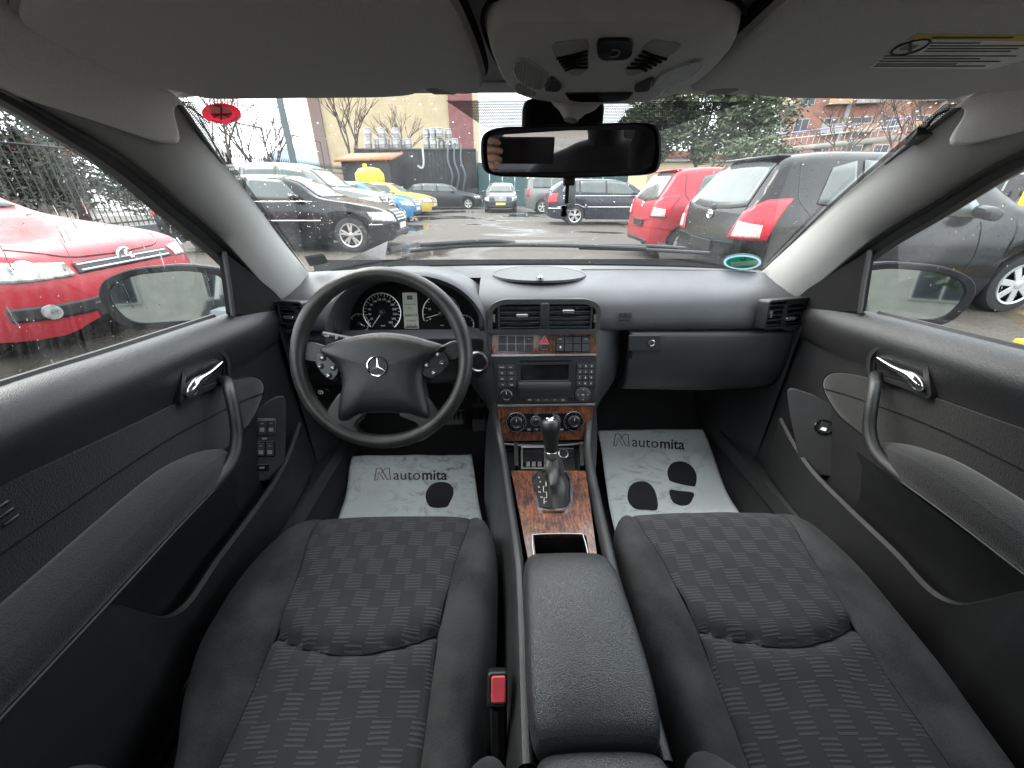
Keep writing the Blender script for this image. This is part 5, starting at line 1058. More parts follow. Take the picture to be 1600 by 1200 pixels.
# ------------------------------------------------------------------ outside: ground
b = NB('wet_asphalt'); n1 = b.noise(.35, 6, .6); n2 = b.noise(34, 5, .75); n3 = b.noise(2.2, 5)
wet = b.ramp(b.noise(.22, 5, .6, None, .8), [(.50, 0), (.58, 1)])
c = b.mix(b.ramp(n2, [(.38, 0), (.62, 1)]), (.018, .015, .012), (.095, .080, .063)); c = b.mix(b.ramp(n3, [(.4, 0), (.7, .5)]), c, (.07, .062, .053)); c = b.mix(b.math('MULTIPLY', wet, .7), c, (.022, .020, .018))
b.p(Base_Color=c, Roughness=b.math('SUBTRACT', .78, b.math('MULTIPLY', wet, .70)), Specular_IOR_Level=.4); b.bump(b.math('MULTIPLY', n2, b.math('SUBTRACT', 1.0, wet)), .6, .02)
gr = grid('ground', lambda a, c_: V(lerp(-900, 900, a), lerp(-300, 1500, c_), 0), 4, 4, 'wet_asphalt'); tag(gr, 'wet patched asphalt of the car park', kind='structure')
# ------------------------------------------------------------------ outside: cars
simple('tyre', (.018, .018, .018), .8, bump=.3, bs=80)
simple('alloy', (.62, .62, .61), .3, .85, .06)
simple('hubcap', (.50, .51, .52), .35, .5, .06)
simple('car_trim', (.012, .012, .013), .45)
simple('head_lamp', (.34, .35, .34), .10, .4, .5, 30); simple('amber', (.65, .28, .12), .25); simple('tail_red', (.50, .012, .03), .18, 0, .25, 30); simple('tail_clear', (.62, .45, .40), .2, 0, .3, 40)
simple('plate_white', (.6, .6, .58), .5); simple('plate_yellow', (.62, .50, .10), .5)
b = NB('car_glass'); b.p(Base_Color=b.mix(b.noise(3, 3), (.050, .058, .055), (.115, .135, .128)), Roughness=.08, Specular_IOR_Level=.45)
def paint(n, c, r=.22, met=0., coat=.8):
    b = NB(n); f = b.ramp(b.noise(26, 6, .7), [(.5, 0), (.75, 1)]); b.p(Base_Color=b.mix(b.math('MULTIPLY', f, .25), c, tuple(min(1, q * 1.4 + .012) for q in c)), Metallic=met, Roughness=b.math('ADD', b.math('MULTIPLY', f, .25), r), Coat_Weight=coat, Coat_Roughness=.05, Specular_IOR_Level=.35)
paint('paint_red', (.30, .018, .028), .3, 0, .15); paint('paint_black', (.006, .0065, .0075), .16, 0, .05); paint('paint_silver', (.16, .165, .16), .35, .4, .2); paint('paint_blue', (.035, .17, .34), .3, 0, .4); paint('paint_yellow', (.50, .36, .06), .3, 0, .3); paint('paint_graphite', (.03, .033, .038), .3, .2, .2); paint('paint_navy', (.016, .019, .028), .25, .1, .2); paint('paint_white', (.55, .56, .55)); paint('paint_grey', (.10, .105, .11), .25, .3)
def car(name, label, loc, rz, L, W, top, belt, mat, wr, wf_, r, F, rims=('alloy', 5), sharp=0):
    T = thing(name, label, 'car', (0, 0, 0), 0, 'cars parked around the yard')
    RA = r + .055; xs = [i * L / 74 for i in range(75)] + [.012, .03, .06, L - .012, L - .03, L - .06] + [w + k * RA for w in (wr, wf_) for k in (-1.001, -.995, -.97, -.9, .9, .97, .995, 1.001)]
    xs = sorted(set(xs)); hw = lambda x: W / 2 * pl(F.get('plan', [(0, .80), (.05, .88), (.18, .955), (.6, 1), (L - 1.0, 1), (L - .5, .965), (L - .2, .88), (L - .05, .76), (L, .62)]), x)
    rings = []
    for x in xs:
        w = hw(x); zt = pl(top, x); zb = min(pl(belt, x), zt - .025); zl = pl([(0, .30), (.12, .24), (.5, .20), (L - .5, .18), (L - .1, .20), (L, .28)], x)
        for q in (wr, wf_):
            if abs(x - q) < RA: zl = max(zl, r + math.sqrt(RA * RA - (x - q) ** 2) * .98)
        zl = min(zl, zb - .05); h = zt - zb; wb = w * .945; wr_ = wb - min(.40 * h, .27)
        H = [(w * .94, zl), (w * .985, lerp(zl, zb, .2)), (w, lerp(zl, zb, .5)), (w * .995, lerp(zl, zb, .75)), (w * .972, lerp(zl, zb, .93)), (wb, zb), (lerp(wb, wr_, .5), zb + .46 * h), (lerp(wb, wr_, .92), zb + .82 * h), (wr_ * .93, zb + .93 * h), (wr_ * .6, zb + .985 * h), (0, zt)]
        rings.append([V(x, -a, c_) for a, c_ in H] + [V(x, a, c_) for a, c_ in H[::-1][1:]])
    v, f = loft_g(rings, False, False); n = len(rings[0]); f += [list(range(n))[::-1], [(len(rings) - 1) * n + j for j in range(n)]]
    body = mk('body', v, f, mat, T, ang=50); bv = BVHTree.FromPolygons(v, f)
    inn = [[V(x, y * .86, z) for y, z in ((-W / 2, .22), (-W / 2, .62), (W / 2, .62), (W / 2, .22))] for x in (.2, L - .25)]
    loft('underbody', inn, 'matte_black', T)
    def rs(P_, k):
        if len(P_) == 1: return [Vector(P_[0])] * (k + 1)
        P_ = [Vector(p) for p in P_]; d = [0]
        for i in range(1, len(P_)): d.append(d[-1] + (P_[i] - P_[i - 1]).length)
        o = []
        for i in range(k + 1):
            s_ = d[-1] * i / k; j = max(q for q in range(len(P_) - 1) if d[q] <= s_ + 1e-9); o.append(P_[j].lerp(P_[j + 1], (s_ - d[j]) / max(1e-9, d[j + 1] - d[j])))
        return o
    def proj(p, d, off):
        d = Vector(d).normalized(); h = bv.ray_cast(p - d * 4, d); 
        if h[0] is None:
            h = bv.find_nearest(p)
        n_ = h[1] if h[1].dot(d) < 0 else -h[1]; return h[0] + n_ * off
    def patch(nm, lo, hi, d, m, par, off=.006, nu=10, nv=5):
        a, c_ = rs(lo, nu), rs(hi, nu); vs = [proj(a[i].lerp(c_[i], j / nv), d, off) for j in range(nv + 1) for i in range(nu + 1)]
        return mk(nm, vs, [[j * (nu + 1) + i, j * (nu + 1) + i + 1, (j + 1) * (nu + 1) + i + 1, (j + 1) * (nu + 1) + i] for j in range(nv) for i in range(nu)], m, par, solid=.008)
    def line(nm, pts, d, rad, m, par, k=14, off=.0): return tube(nm, [proj(p, d, off) for p in rs(pts, k)], rad, m, par, 5)
    for sg in F.get('sides', (-1, 1)):
        S_ = lambda P_: [V(x, sg * 1.0, z) for x, z in P_]; D = (0, -sg, 0)
        for lo, hi in F['win']: patch('side_window', S_(lo), S_(hi), D, 'car_glass', T, .008)
        if sg < 0 or F.get('both'):
            for pts in F.get('gaps', []): line('door_gap', S_(pts), D, .006, 'car_trim', body)
            for x, z in F.get('handles', []): tube('door_handle', [proj(V(x - .09, sg, z), D, .012), proj(V(x, sg, z), D, .035), proj(V(x + .09, sg, z), D, .012)], .014, mat, T, 6)
            for x0, x1, z0, z1, m in F.get('strips', []): patch('side_moulding', S_([(x0, z0), (x1, z0)]), S_([(x0, z1), (x1, z1)]), D, m, T, .010, 14, 1)
            if 'cap' in F: x, z = F['cap']; patch('fuel_flap', S_([(x - .08, z - .08), (x + .08, z - .08)]), S_([(x - .08, z + .08), (x + .08, z + .08)]), D, mat, T, .004)
        mx, mz_ = F['mirror']; p = proj(V(mx, sg, mz_), D, 0)
        if sg in F.get('msides', (-1, 1)): loft('wing_mirror', [[p + V(a * .10 + .02, sg * (k * .06), c_ * .075 + .05 - k * .01) * 1 for a, c_ in ((-1, -.8), (-1, .8), (.1, 1), (1, .2), (.8, -.8))] for k in (.3, 1.2, 2.6, 3.4)], F.get('mirror_mat', mat), T, sub=1)
        for key, m in (('tail', 'tail_red'), ('tail2', 'tail_clear'), ('head', 'head_lamp'), ('fog', 'head_lamp')):
            if key in F:
                lo, hi, d = F[key]; pr_ = patch({'tail': 'tail_lamp', 'tail2': 'reversing_lamp', 'head': 'headlight', 'fog': 'fog_lamp'}[key], [V(x, sg * y, z) for x, y, z in lo], [V(x, sg * y, z) for x, y, z in hi], (d[0], -sg * d[1], 0), m, T, .010 if key != 'tail2' else .016, 10, 6)
                if key == 'head':
                    for k in (.3, .68):
                        pc = sum((V(x, sg * y, z) for x, y, z in lo + hi), V(0, 0, 0)) / (len(lo) + len(hi)); e0 = V(lo[0][0], sg * lo[0][1], (lo[0][2] + hi[0][2]) / 2); e1 = V(lo[-1][0], sg * lo[-1][1], (lo[-1][2] + hi[-1][2]) / 2); q = proj(e0.lerp(e1, k), (d[0], -sg * d[1], 0), .02)
                        lathe('lamp_reflector', [(.065, -.004), (.062, .004), (.03, .002), (.002, .006)], q, (-d[0], sg * d[1], .2), 'chrome', pr_, 14)
        for xw, front in ((wr, 0), (wf_, 1)):
            y = sg * (W / 2 - .035); o = V(xw, y, r); ty = lathe('wheel', [(r * .68, -.20), (r * .93, -.20), (r, -.17), (r, -.04), (r * .955, -.005), (r * .80, .006), (r * .69, -.004)], o, (0, sg, 0), 'tyre', T, 32)
            rm, ns = rims; rr = r * .70
            v_, f_ = lathe_g([(rr, -.004), (rr * .98, .010), (rr * .88, .004), (rr * .86, -.03), (rr * .82, -.05), (.01, -.055)], o, (0, sg, 0), 28); mk('rim', v_, f_, [rm, 'matte_black'], ty, fm=[0 if i < 56 else 1 for i in range(len(f_))])
            mb = MB()
            u2, v2, w2 = basis((0, sg, 0))
            for k in range(ns):
                for dd in ((-.11, .11) if ns == 5 else (0,)):
                    a0 = 2 * math.pi * k / ns + .3; a1 = a0 + dd; wd0, wd1 = (.022, .020) if ns == 5 else (.028, .034)
                    e = [u2 * math.cos(a) + v2 * math.sin(a) for a in (a0 + dd * .5, a1 + dd * .6)]; tpn = [u2 * -math.sin(a) + v2 * math.cos(a) for a in (a0, a1)]
                    q0, q1 = o + e[0] * rr * .16, o + e[1] * rr * .93
                    mb.add([q0 + tpn[0] * wd0 + w2 * .008, q0 - tpn[0] * wd0 + w2 * .008, q1 - tpn[1] * wd1 + w2 * .004, q1 + tpn[1] * wd1 + w2 * .004, q0 + tpn[0] * wd0 - w2 * .03, q0 - tpn[0] * wd0 - w2 * .03, q1 - tpn[1] * wd1 - w2 * .03, q1 + tpn[1] * wd1 - w2 * .03], [[0, 1, 2, 3], [4, 5, 1, 0], [1, 5, 6, 2], [3, 2, 6, 7], [0, 3, 7, 4]])
            mb.add(*lathe_g([(rr * .22, -.03), (rr * .22, .010), (rr * .12, .016), (.002, .016)], o, (0, sg, 0), 16)); mb.build('wheel_spider', rm, ty, bev=.004)
    for nm, key, m, d in (('windscreen', 'ws', 'car_glass', (-1, 0, 0)), ('rear_window', 'rw', 'car_glass', (1, 0, 0)), ('grille', 'grille', 'car_trim', (-1, 0, 0)), ('air_intake', 'intake', 'car_trim', (-1, 0, 0)), ('bumper_trim', 'diff', 'car_trim', (1, 0, 0)), ('tailgate_recess', 'recess', mat, (1, 0, 0))):
        if key in F:
            lo, hi = F[key]; x0 = -1 if d[0] > 0 else L + 1
            patch(nm, [V(x0, y, z) for y, z in lo], [V(x0, y, z) for y, z in hi], d, m, T, .008, 14, 6)
            if key == 'grille':
                zs0, zs1 = min(z for _, z in lo), max(z for _, z in hi); ym = max(y for y, _ in lo) * .93
                for k in range(F.get('bars', 3)):
                    z = lerp(zs0, zs1, (k + .5) / F.get('bars', 3)); line('grille_bar', [V(x0, -ym, z), V(x0, ym, z)], d, .009, F.get('bar_mat', 'chrome'), T, 8, .012)
    for end, y, z, w, h, m in F.get('plates', []):
        d = (-1, 0, 0) if end == 'f' else (1, 0, 0); p = proj(V(L + 1 if end == 'f' else -1, y, z), d, .018); box('number_plate', p, (.018, w, h), m, T, bev=.004)
        k = 1 if end == 'f' else -1; fp = Fr(p + V(k * .0095, 0, 0), (0, k, 0), (0, 0, 1))
    for end, y, z, rad in F.get('badge', []):
        d = (-1, 0, 0) if end == 'f' else (1, 0, 0); p = proj(V(L + 1 if end == 'f' else -1, y, z), d, .008); k = 1 if end == 'f' else -1
        fp = Fr(p, (0, k, 0), (0, 0, 1)); kind = F.get('emblem', 'ring'); ls = []
        circ = lambda a, b_, cx=0, cy=0: [fp(cx + a * math.cos(t * math.pi / 12), cy + b_ * math.sin(t * math.pi / 12), .006) for t in range(24)]
        mb = MB(); rr = rad * .13
        if kind == 'ovals': mb.add(*tube_g(circ(rad, rad * .68), rr, 6, closed=True)); mb.add(*tube_g(circ(rad * .38, rad * .66), rr, 6, closed=True)); mb.add(*tube_g(circ(rad * .62, rad * .26, 0, rad * .36), rr, 6, closed=True))
        elif kind == 'letters':
            mb.add(*lathe_g([(rad * .92, .0), (rad * .92, .003), (.002, .004)], p, fp.n, 24)); mb.add(*tube_g(circ(rad, rad), rr, 6, closed=True))
            mb.add(*tube_g([fp(x * rad, y_ * rad, .007) for x, y_ in ((-.42, .82), (0, .05), (.42, .82))], rr * .9, 5)); mb.add(*tube_g([fp(x * rad, y_ * rad, .007) for x, y_ in ((-.85, .4), (-.42, -.75), (0, .0), (.42, -.75), (.85, .4))], rr * .9, 5))
        elif kind == 'star':
            mb.add(*tube_g(circ(rad, rad), rr, 6, closed=True))
            for a in (90, 210, 330): mb.add(*tube_g([fp(0, 0, .006), fp(rad * math.cos(R(a)), rad * math.sin(R(a)), .006)], [rr, rr * .5], 5))
        else:
            for q in (-1.5, -.5, .5, 1.5): mb.add(*tube_g(circ(rad * .55, rad * .55, q * rad * .8), rr, 6, closed=True))
        mb.build('emblem', 'chrome', T)
    for (pts, d, rad, m, nm) in F.get('lines', []): line(nm, [Vector(p) for p in pts], d, rad, m, body, 18, .002)
    for nm, c_, sz, m, bv_ in F.get('boxes', []): box(nm, c_, sz, m, T, bev=bv_)
    if F.get('fogs'):
        for sg in (-1, 1):
            d = (-.85, -sg * .5, 0); g_ = patch('fog_grille', [V(3.9, sg * .82, .335), V(4.15, sg * .42, .335)], [V(3.9, sg * .82, .435), V(4.15, sg * .42, .435)], d, 'car_trim', T, .008)
            q = proj(V(4.0, sg * .66, .385), d, .014); lathe('fog_lamp', [(.055, -.01), (.052, .008), (.03, .012), (.002, .014)], q, (.85, sg * .5, 0), 'head_lamp', g_, 16)
    T.location = loc; T.rotation_euler = (0, 0, rz)
    return T, bv, proj
# small hatchback seen from behind, twice
YT = [(0, .60), (.02, .78), (.06, .97), (.13, 1.09), (.24, 1.27), (.36, 1.44), (.46, 1.485), (1.0, 1.53), (1.7, 1.52), (2.15, 1.43), (2.80, 1.03), (3.1, .97), (3.5, .83), (3.68, .70), (3.75, .55)]
YB = [(0, 1.0), (.5, 1.0), (1.4, .93), (2.7, .88), (3.75, .6)]
YF = dict(win=[([(.66, 1.06), (1.02, 1.00)], [(.80, 1.36), (1.04, 1.42)]), ([(1.10, .995), (2.36, .93)], [(1.12, 1.425), (1.98, 1.38)])], sides=(-1, 1),
          gaps=[[(1.05, 1.43), (1.04, .95), (1.02, .62), (1.08, .30)], [(2.30, .90), (2.36, .60), (2.32, .30)], [(.50, 1.40), (.48, 1.1), (.60, .95)]], handles=[(1.22, .86)], mirror=(2.20, .95),
          tail=([(.30, .76, .735), (.02, .52, .735)], [(.44, .74, 1.10), (.26, .68, 1.09), (.10, .60, .98)], (.75, .66)), tail2=([(.22, .76, .755), (.04, .58, .755)], [(.24, .74, .87), (.06, .62, .90)], (.75, .66)),
          rw=([(-.60, 1.03), (-.30, 1.0), (0, .99), (.30, 1.0), (.60, 1.03)], [(-.50, 1.40), (-.2, 1.43), (.2, 1.43), (.50, 1.40)]), ws=([(-.62, 1.0), (.62, 1.0)], [(-.50, 1.40), (.50, 1.40)]),
          head=([(3.2, .72, .66), (3.68, .45, .60)], [(3.0, .70, .85), (3.5, .48, .80)], (-.8, .6)), diff=([(-.60, .26), (.60, .26)], [(-.55, .36), (.55, .36)]), plates=[('r', 0, .62, .52, .115, 'gloss_black')],
          badge=[('r', 0, .93, .060)], emblem='ovals', lines=[([(-1, -.66, .70), (-1, 0, .655), (-1, .66, .70)], (1, 0, 0), .007, 'car_trim', 'tailgate_gap'), ([(-1, -.62, 1.02), (-1, -.56, .72)], (1, 0, 0), .006, 'car_trim', 'tailgate_gap'), ([(-1, .62, 1.02), (-1, .56, .72)], (1, 0, 0), .006, 'car_trim', 'tailgate_gap'), ([(-1, 0, 1.00), (-1, .20, 1.07), (-1, .40, 1.09)], (1, 0, 0), .011, 'car_trim', 'rear_wiper')],
          boxes=[('wiper_pivot', (.09, 0, 1.005), (.07, .10, .06), 'car_trim', .015), ('exhaust', (.03, -.5, .22), (.08, .06, .06), 'alloy', .02), ('roof_spoiler', (.40, 0, 1.470), (.16, .95, .028), None, .012)])
def yf_(m): 
    d = dict(YF); d['boxes'] = [(a, c_, s_, mm or m, b_) for a, c_, s_, mm, b_ in YF['boxes']]; return d
car('hatchback', 'black hatchback parked tail-first beside the passenger window', (2.2, 4.745, 0), 0, 3.75, 1.69, YT, YB, 'paint_black', .62, 3.02, .30, yf_('paint_black'), ('hubcap', 7))
car('hatchback', 'bright red small hatchback with black number plate, tail towards us', (2.46, 7.93, 0), 0, 3.75, 1.69, YT, YB, 'paint_red', .62, 3.02, .30, yf_('paint_red'), ('hubcap', 7))
# red hatch beside the driver window, nose towards us
GT = [(0, .6), (.05, 1.0), (.45, 1.38), (1.2, 1.48), (2.0, 1.46), (2.25, 1.34), (2.75, .99), (3.2, .90), (3.75, .83), (4.0, .77), (4.10, .70), (4.17, .56), (4.2, .45)]
car('hatchback', 'wet red hatchback with round badge beside the driver window', (-7.52, 3.52, 0), 0, 4.2, 1.78, GT, [(0, .95), (2.7, .88), (3.6, .75), (4.2, .6)], 'paint_red', .75, 3.32, .32,
    dict(plan=[(0, .8), (.3, .97), (.8, 1), (3.1, 1), (3.7, .975), (3.95, .93), (4.08, .84), (4.16, .72), (4.2, .6)], win=[([(1.0, 1.0), (1.9, .97)], [(1.1, 1.38), (1.9, 1.39)]), ([(1.96, .97), (2.85, .96)], [(1.96, 1.39), (2.3, 1.33)])], mirror=(2.7, 1.0), msides=(-1,), gaps=[[(3.0, .92), (3.0, .4)]],
         ws=([(-.68, 1.03), (.68, 1.03)], [(-.55, 1.38), (.55, 1.38)]), rw=([(-.6, 1.05), (.6, 1.05)], [(-.5, 1.35), (.5, 1.35)]),
         head=([(3.55, .86, .70), (3.95, .78, .60), (4.12, .46, .60)], [(3.62, .84, .775), (3.85, .76, .745), (4.05, .44, .69)], (-.72, .69)), fogs=1,
         grille=([(-.46, .605), (.46, .605)], [(-.44, .68), (.44, .68)]), bars=2, bar_mat='hubcap', intake=([(-.50, .28), (.50, .28)], [(-.50, .40), (.50, .40)]), badge=[('f', 0, .66, .072)], emblem='letters', plates=[('f', 0, .47, .5, .1, 'gloss_black')],
         lines=[([(5, -.62, .80), (5, -.40, .715), (5, 0, .70), (5, .40, .715), (5, .62, .80)], (-1, 0, 0), .006, 'car_trim', 'bonnet_gap')]))
# black saloon, silver off-roader and the cars beyond, all nose-out from the left fence
ET = [(0, .62), (.05, .95), (.35, 1.03), (.8, 1.08), (1.35, 1.36), (1.9, 1.45), (2.5, 1.44), (2.95, 1.32), (3.45, 1.02), (4.0, .94), (4.5, .83), (4.72, .72), (4.8, .55)]
EF = dict(win=[([(1.15, 1.05), (1.95, 1.0)], [(1.45, 1.33), (2.0, 1.38)]), ([(2.03, 1.0), (3.12, .96)], [(2.05, 1.385), (2.72, 1.33)])], mirror=(3.0, 1.0), gaps=[[(2.0, 1.38), (2.0, .6), (1.95, .3)], [(3.25, .92), (3.3, .6), (3.25, .28)]], handles=[(2.25, .82)], strips=[(.9, 3.42, .60, .625, 'chrome'), (1.2, 3.30, .945, .96, 'chrome'), (4.35, 4.60, .52, .54, 'chrome')],
          ws=([(-.66, 1.03), (.66, 1.03)], [(-.54, 1.36), (.54, 1.36)]), rw=([(-.6, 1.1), (.6, 1.1)], [(-.5, 1.32), (.5, 1.32)]),
          head=([(4.38, .82, .60), (4.72, .52, .56)], [(4.30, .80, .76), (4.58, .52, .76)], (-.72, .69)), grille=([(-.34, .56), (.34, .56)], [(-.38, .79), (.38, .79)]), bars=4, intake=([(-.6, .26), (.6, .26)], [(-.6, .38), (.6, .38)]), plates=[('f', 0, .47, .5, .11, 'plate_white')], tail=([(.25, .78, .7), (.02, .5, .7)], [(.3, .76, .9), (.05, .5, .9)], (.75, .66)))
car('saloon', 'black saloon with silver five-spoke wheels beyond the driver pillar', (-7.20, 9.30, 0), 0, 4.8, 1.82, ET, [(0, .9), (1.0, 1.0), (3.3, .95), (4.0, .82), (4.8, .62)], 'paint_black', .95, 3.95, .335, EF)
ST = [(0, .7), (.05, 1.1), (.3, 1.6), (.8, 1.78), (1.8, 1.82), (2.6, 1.78), (3.0, 1.64), (3.55, 1.22), (4.1, 1.14), (4.6, 1.02), (4.75, .85), (4.8, .6)]
SF = dict(win=[([(.5, 1.2), (1.2, 1.17)], [(.6, 1.62), (1.2, 1.68)]), ([(1.3, 1.17), (2.15, 1.15)], [(1.3, 1.69), (2.15, 1.70)]), ([(2.22, 1.15), (3.2, 1.12)], [(2.22, 1.70), (2.85, 1.60)])], mirror=(3.1, 1.18), gaps=[[(2.18, 1.7), (2.18, .4)], [(3.35, 1.1), (3.35, .4)]], handles=[(2.4, 1.02)], strips=[(.9, 3.3, .55, .60, 'car_trim')],
          ws=([(-.70, 1.22), (.70, 1.22)], [(-.58, 1.66), (.58, 1.66)]), rw=([(-.6, 1.15), (.6, 1.15)], [(-.5, 1.6), (.5, 1.6)]), head=([(4.35, .85, .80), (4.72, .52, .78)], [(4.25, .84, .97), (4.60, .54, .97)], (-.72, .69)), grille=([(-.42, .74), (.42, .74)], [(-.42, .98), (.42, .98)]), bars=3, badge=[('f', 0, .86, .11)], emblem='star', intake=([(-.6, .35), (.6, .35)], [(-.6, .5), (.6, .5)]))
car('off_roader', 'silver grey off-roader behind the black saloon', (-8.15, 12.3, 0), R(-3), 4.8, 1.93, ST, [(0, 1.1), (3.4, 1.1), (4.1, 1.0), (4.8, .8)], 'paint_silver', .95, 3.9, .37, SF)
def small(name, label, loc, rz, pm_, k=1.0, extra=None, L=4.2, tp=None, lift=0):
    d = dict(EF); d.pop('strips'); d['both'] = 0; d.update(extra or {})
    return car(name, label, loc, rz, 4.8, 1.82, tp or ET, [(0, .9), (1.0, 1.0), (3.3, .95), (4.0, .82), (4.8, .62)], pm_, .95, 3.95, .32, d)
WT = [(0, .62), (.04, 1.0), (.30, 1.28), (.55, 1.42), (1.3, 1.49), (2.2, 1.48), (2.85, 1.36), (3.45, 1.02), (4.0, .94), (4.5, .83), (4.72, .72), (4.8, .55)]
WF = dict(win=[([(.45, 1.06), (1.05, 1.03)], [(.62, 1.34), (1.05, 1.40)]), ([(1.12, 1.03), (1.98, 1.0)], [(1.12, 1.41), (1.98, 1.42)]), ([(2.05, 1.0), (3.12, .96)], [(2.05, 1.42), (2.68, 1.36)])])
small('compact_car', 'bright blue car parked nose-out beyond the silver off-roader', (-8.4, 17.4, 0), R(-4), 'paint_blue')
small('sports_car', 'yellow car with its bonnet line just past the blue car', (-8.4, 21.6, 0), R(-4), 'paint_yellow')
small('estate_car', 'graphite estate car broadside at the far end of the yard', (-6.4, 28.0, 0), 0, 'paint_graphite', 1, WF, 4.8, WT)
small('estate_car', 'dark navy car facing us in the middle of the yard', (-.33, 27.4, 0), R(-90), 'paint_navy', 1, dict(WF, badge=[('f', 0, .70, .07)], emblem='rings', plates=[('f', 0, .45, .52, .12, 'plate_yellow')], both=1), 4.8, WT)
small('estate_car', 'dark blue estate car with red tail lamp behind the red hatchback', (1.45, 15.85, 0), 0, 'paint_navy', 1, dict(WF, strips=[(.3, 3.6, .585, .61, 'chrome'), (.5, 3.2, .945, .96, 'chrome'), (-.0, .5, .54, .57, 'chrome')], handles=[(1.3, .84), (2.3, .83)], tail=([(.34, .80, .74), (.02, .56, .70)], [(.36, .78, 1.04), (.10, .62, 1.02)], (.7, .7)), gaps=[[(1.08, 1.4), (1.0, .6)], [(2.02, 1.42), (2.02, .3)], [(3.25, .92), (3.3, .3)]]), 4.8, WT)
VT = [(0, .8), (.03, 1.3), (.12, 1.80), (.5, 1.90), (2.2, 1.90), (2.8, 1.75), (3.4, 1.25), (3.9, 1.12), (4.25, .9), (4.3, .6)]
car('van', 'pale grey van partly hidden behind the navy estate car', (1.0, 22.9, 0), R(4), 4.3, 1.8, VT, [(0, 1.1), (3.3, 1.1), (4.3, .8)], 'paint_silver', .8, 3.4, .32, dict(win=[([(.3, 1.2), (1.2, 1.2)], [(.3, 1.68), (1.2, 1.70)]), ([(1.3, 1.2), (2.9, 1.15)], [(1.3, 1.70), (2.55, 1.62)])], mirror=(2.8, 1.2), rw=([(-.6, 1.2), (.6, 1.2)], [(-.55, 1.7), (.55, 1.7)]), ws=([(-.66, 1.25), (.66, 1.25)], [(-.6, 1.7), (.6, 1.7)]), tail=([(.1, .84, .8), (.02, .7, .8)], [(.12, .8, 1.2), (.04, .7, 1.2)], (.75, .66))))
# ------------------------------------------------------------------ outside: fences
simple('iron', (.035, .034, .033), .7); simple('galv', (.10, .12, .13), .5, .3); simple('fence_yellow', (.60, .40, .02), .6); simple('fence_black', (.03, .03, .03), .6)
FN = thing('iron_fence', 'black spear-topped iron fence along the left side of the yard', 'fence', (-9.4, 12, 0))
me0 = None
for k in range(150):
    y = 3.5 + k * .15
    if me0 is None:
        mb = MB(); mb.add(*tube_g([V(0, 0, .3), V(0, 0, 2.15)], .012, 5)); mb.add(*tube_g([V(0, 0, 2.12), V(0, 0, 2.18), V(0, 0, 2.36)], [.012, .03, .002], 4)); o = mb.build('bar', 'iron', FN, smooth=False); me0 = o.data
    else: o = bpy.data.objects.new('bar', me0); COL.objects.link(o); attach(o, FN)
    o.location = (-9.4, y, 0); o.matrix_parent_inverse = wm(FN).inverted()
for z in (.45, 1.95): tube('rail', [V(-9.4, 3.4, z), V(-9.4, 26, z)], .022, 'iron', FN, 6)
box('base_wall', (-9.4, 14.7, .18), (.3, 22.6, .36), 'asphalt_wall' if False else 'galv', FN, bev=.01)
for lab, y0 in (('thin dark goal-like metal frame behind the fence, nearer the pillar', 14.2), ('thin dark metal frame behind the fence, nearer the cream building', 24.0)):
    t = thing('metal_frame', lab, 'frame', (-10.5, y0, 0), group='metal frames behind the fence')
    a, c_ = (at(368, 192, X=-10.5), at(408, 200, X=-10.5)) if y0 < 20 else (at(452, 210, X=-12.5), at(500, 222, X=-12.5))
    for p in (a, c_): tube('post', [V(p.x, p.y, 0), p], .035, 'iron', t, 6)
    tube('crossbar', [a, c_], .03, 'iron', t, 6)
t = thing('lamp_post', 'tall tapering dark lamp post rising between the parked cars', 'lamp post', (-7, 14, 0)); tube('pole', [V(-7, 14.6, 0), V(-7, 14.6, 3), V(-7, 14.6, 9)], [.12, .10, .07], 'galv', t, 12); tube('arm', [V(-7, 14.6, 8.9), V(-6.4, 14.4, 9.2), V(-5.6, 14.2, 9.2)], .04, 'galv', t, 8); box('lantern', (-5.4, 14.1, 9.2), (.6, .25, .12), 'galv', t, bev=.03); lathe('base_flange', [(.2, 0), (.2, .03), (.13, .05), (.13, .2)], (-7, 14.6, 0), (0, 0, 1), 'galv', t)
t = thing('slat_fence', 'yellow and black slatted fence along the right edge of the yard', 'fence', (10, 12, 0)); md = {}
for k in range(150):
    y = 1.0 + k * .17; m = 'fence_yellow' if (k // 3) % 2 else 'fence_black'
    if m not in md: o = box('slat', (0, 0, 1.15), (.03, .11, 2.1), m, t, bev=.004); md[m] = o.data; o.location = (9.8, y, 0)
    else: o = bpy.data.objects.new('slat', md[m]); COL.objects.link(o); o.modifiers.new('b', 'BEVEL').width = .004; attach(o, t); o.location = (9.8, y, 0); o.scale.z = 1 if y < 8 else .62
box('rail', (9.86, 13.7, .5), (.05, 25.6, .08), 'fence_black', t, bev=.005); box('rail', (9.86, 4.4, 1.8), (.05, 7, .08), 'fence_black', t, bev=.005); box('rail', (9.86, 17.3, 1.1), (.05, 18.6, .08), 'fence_black', t, bev=.005)
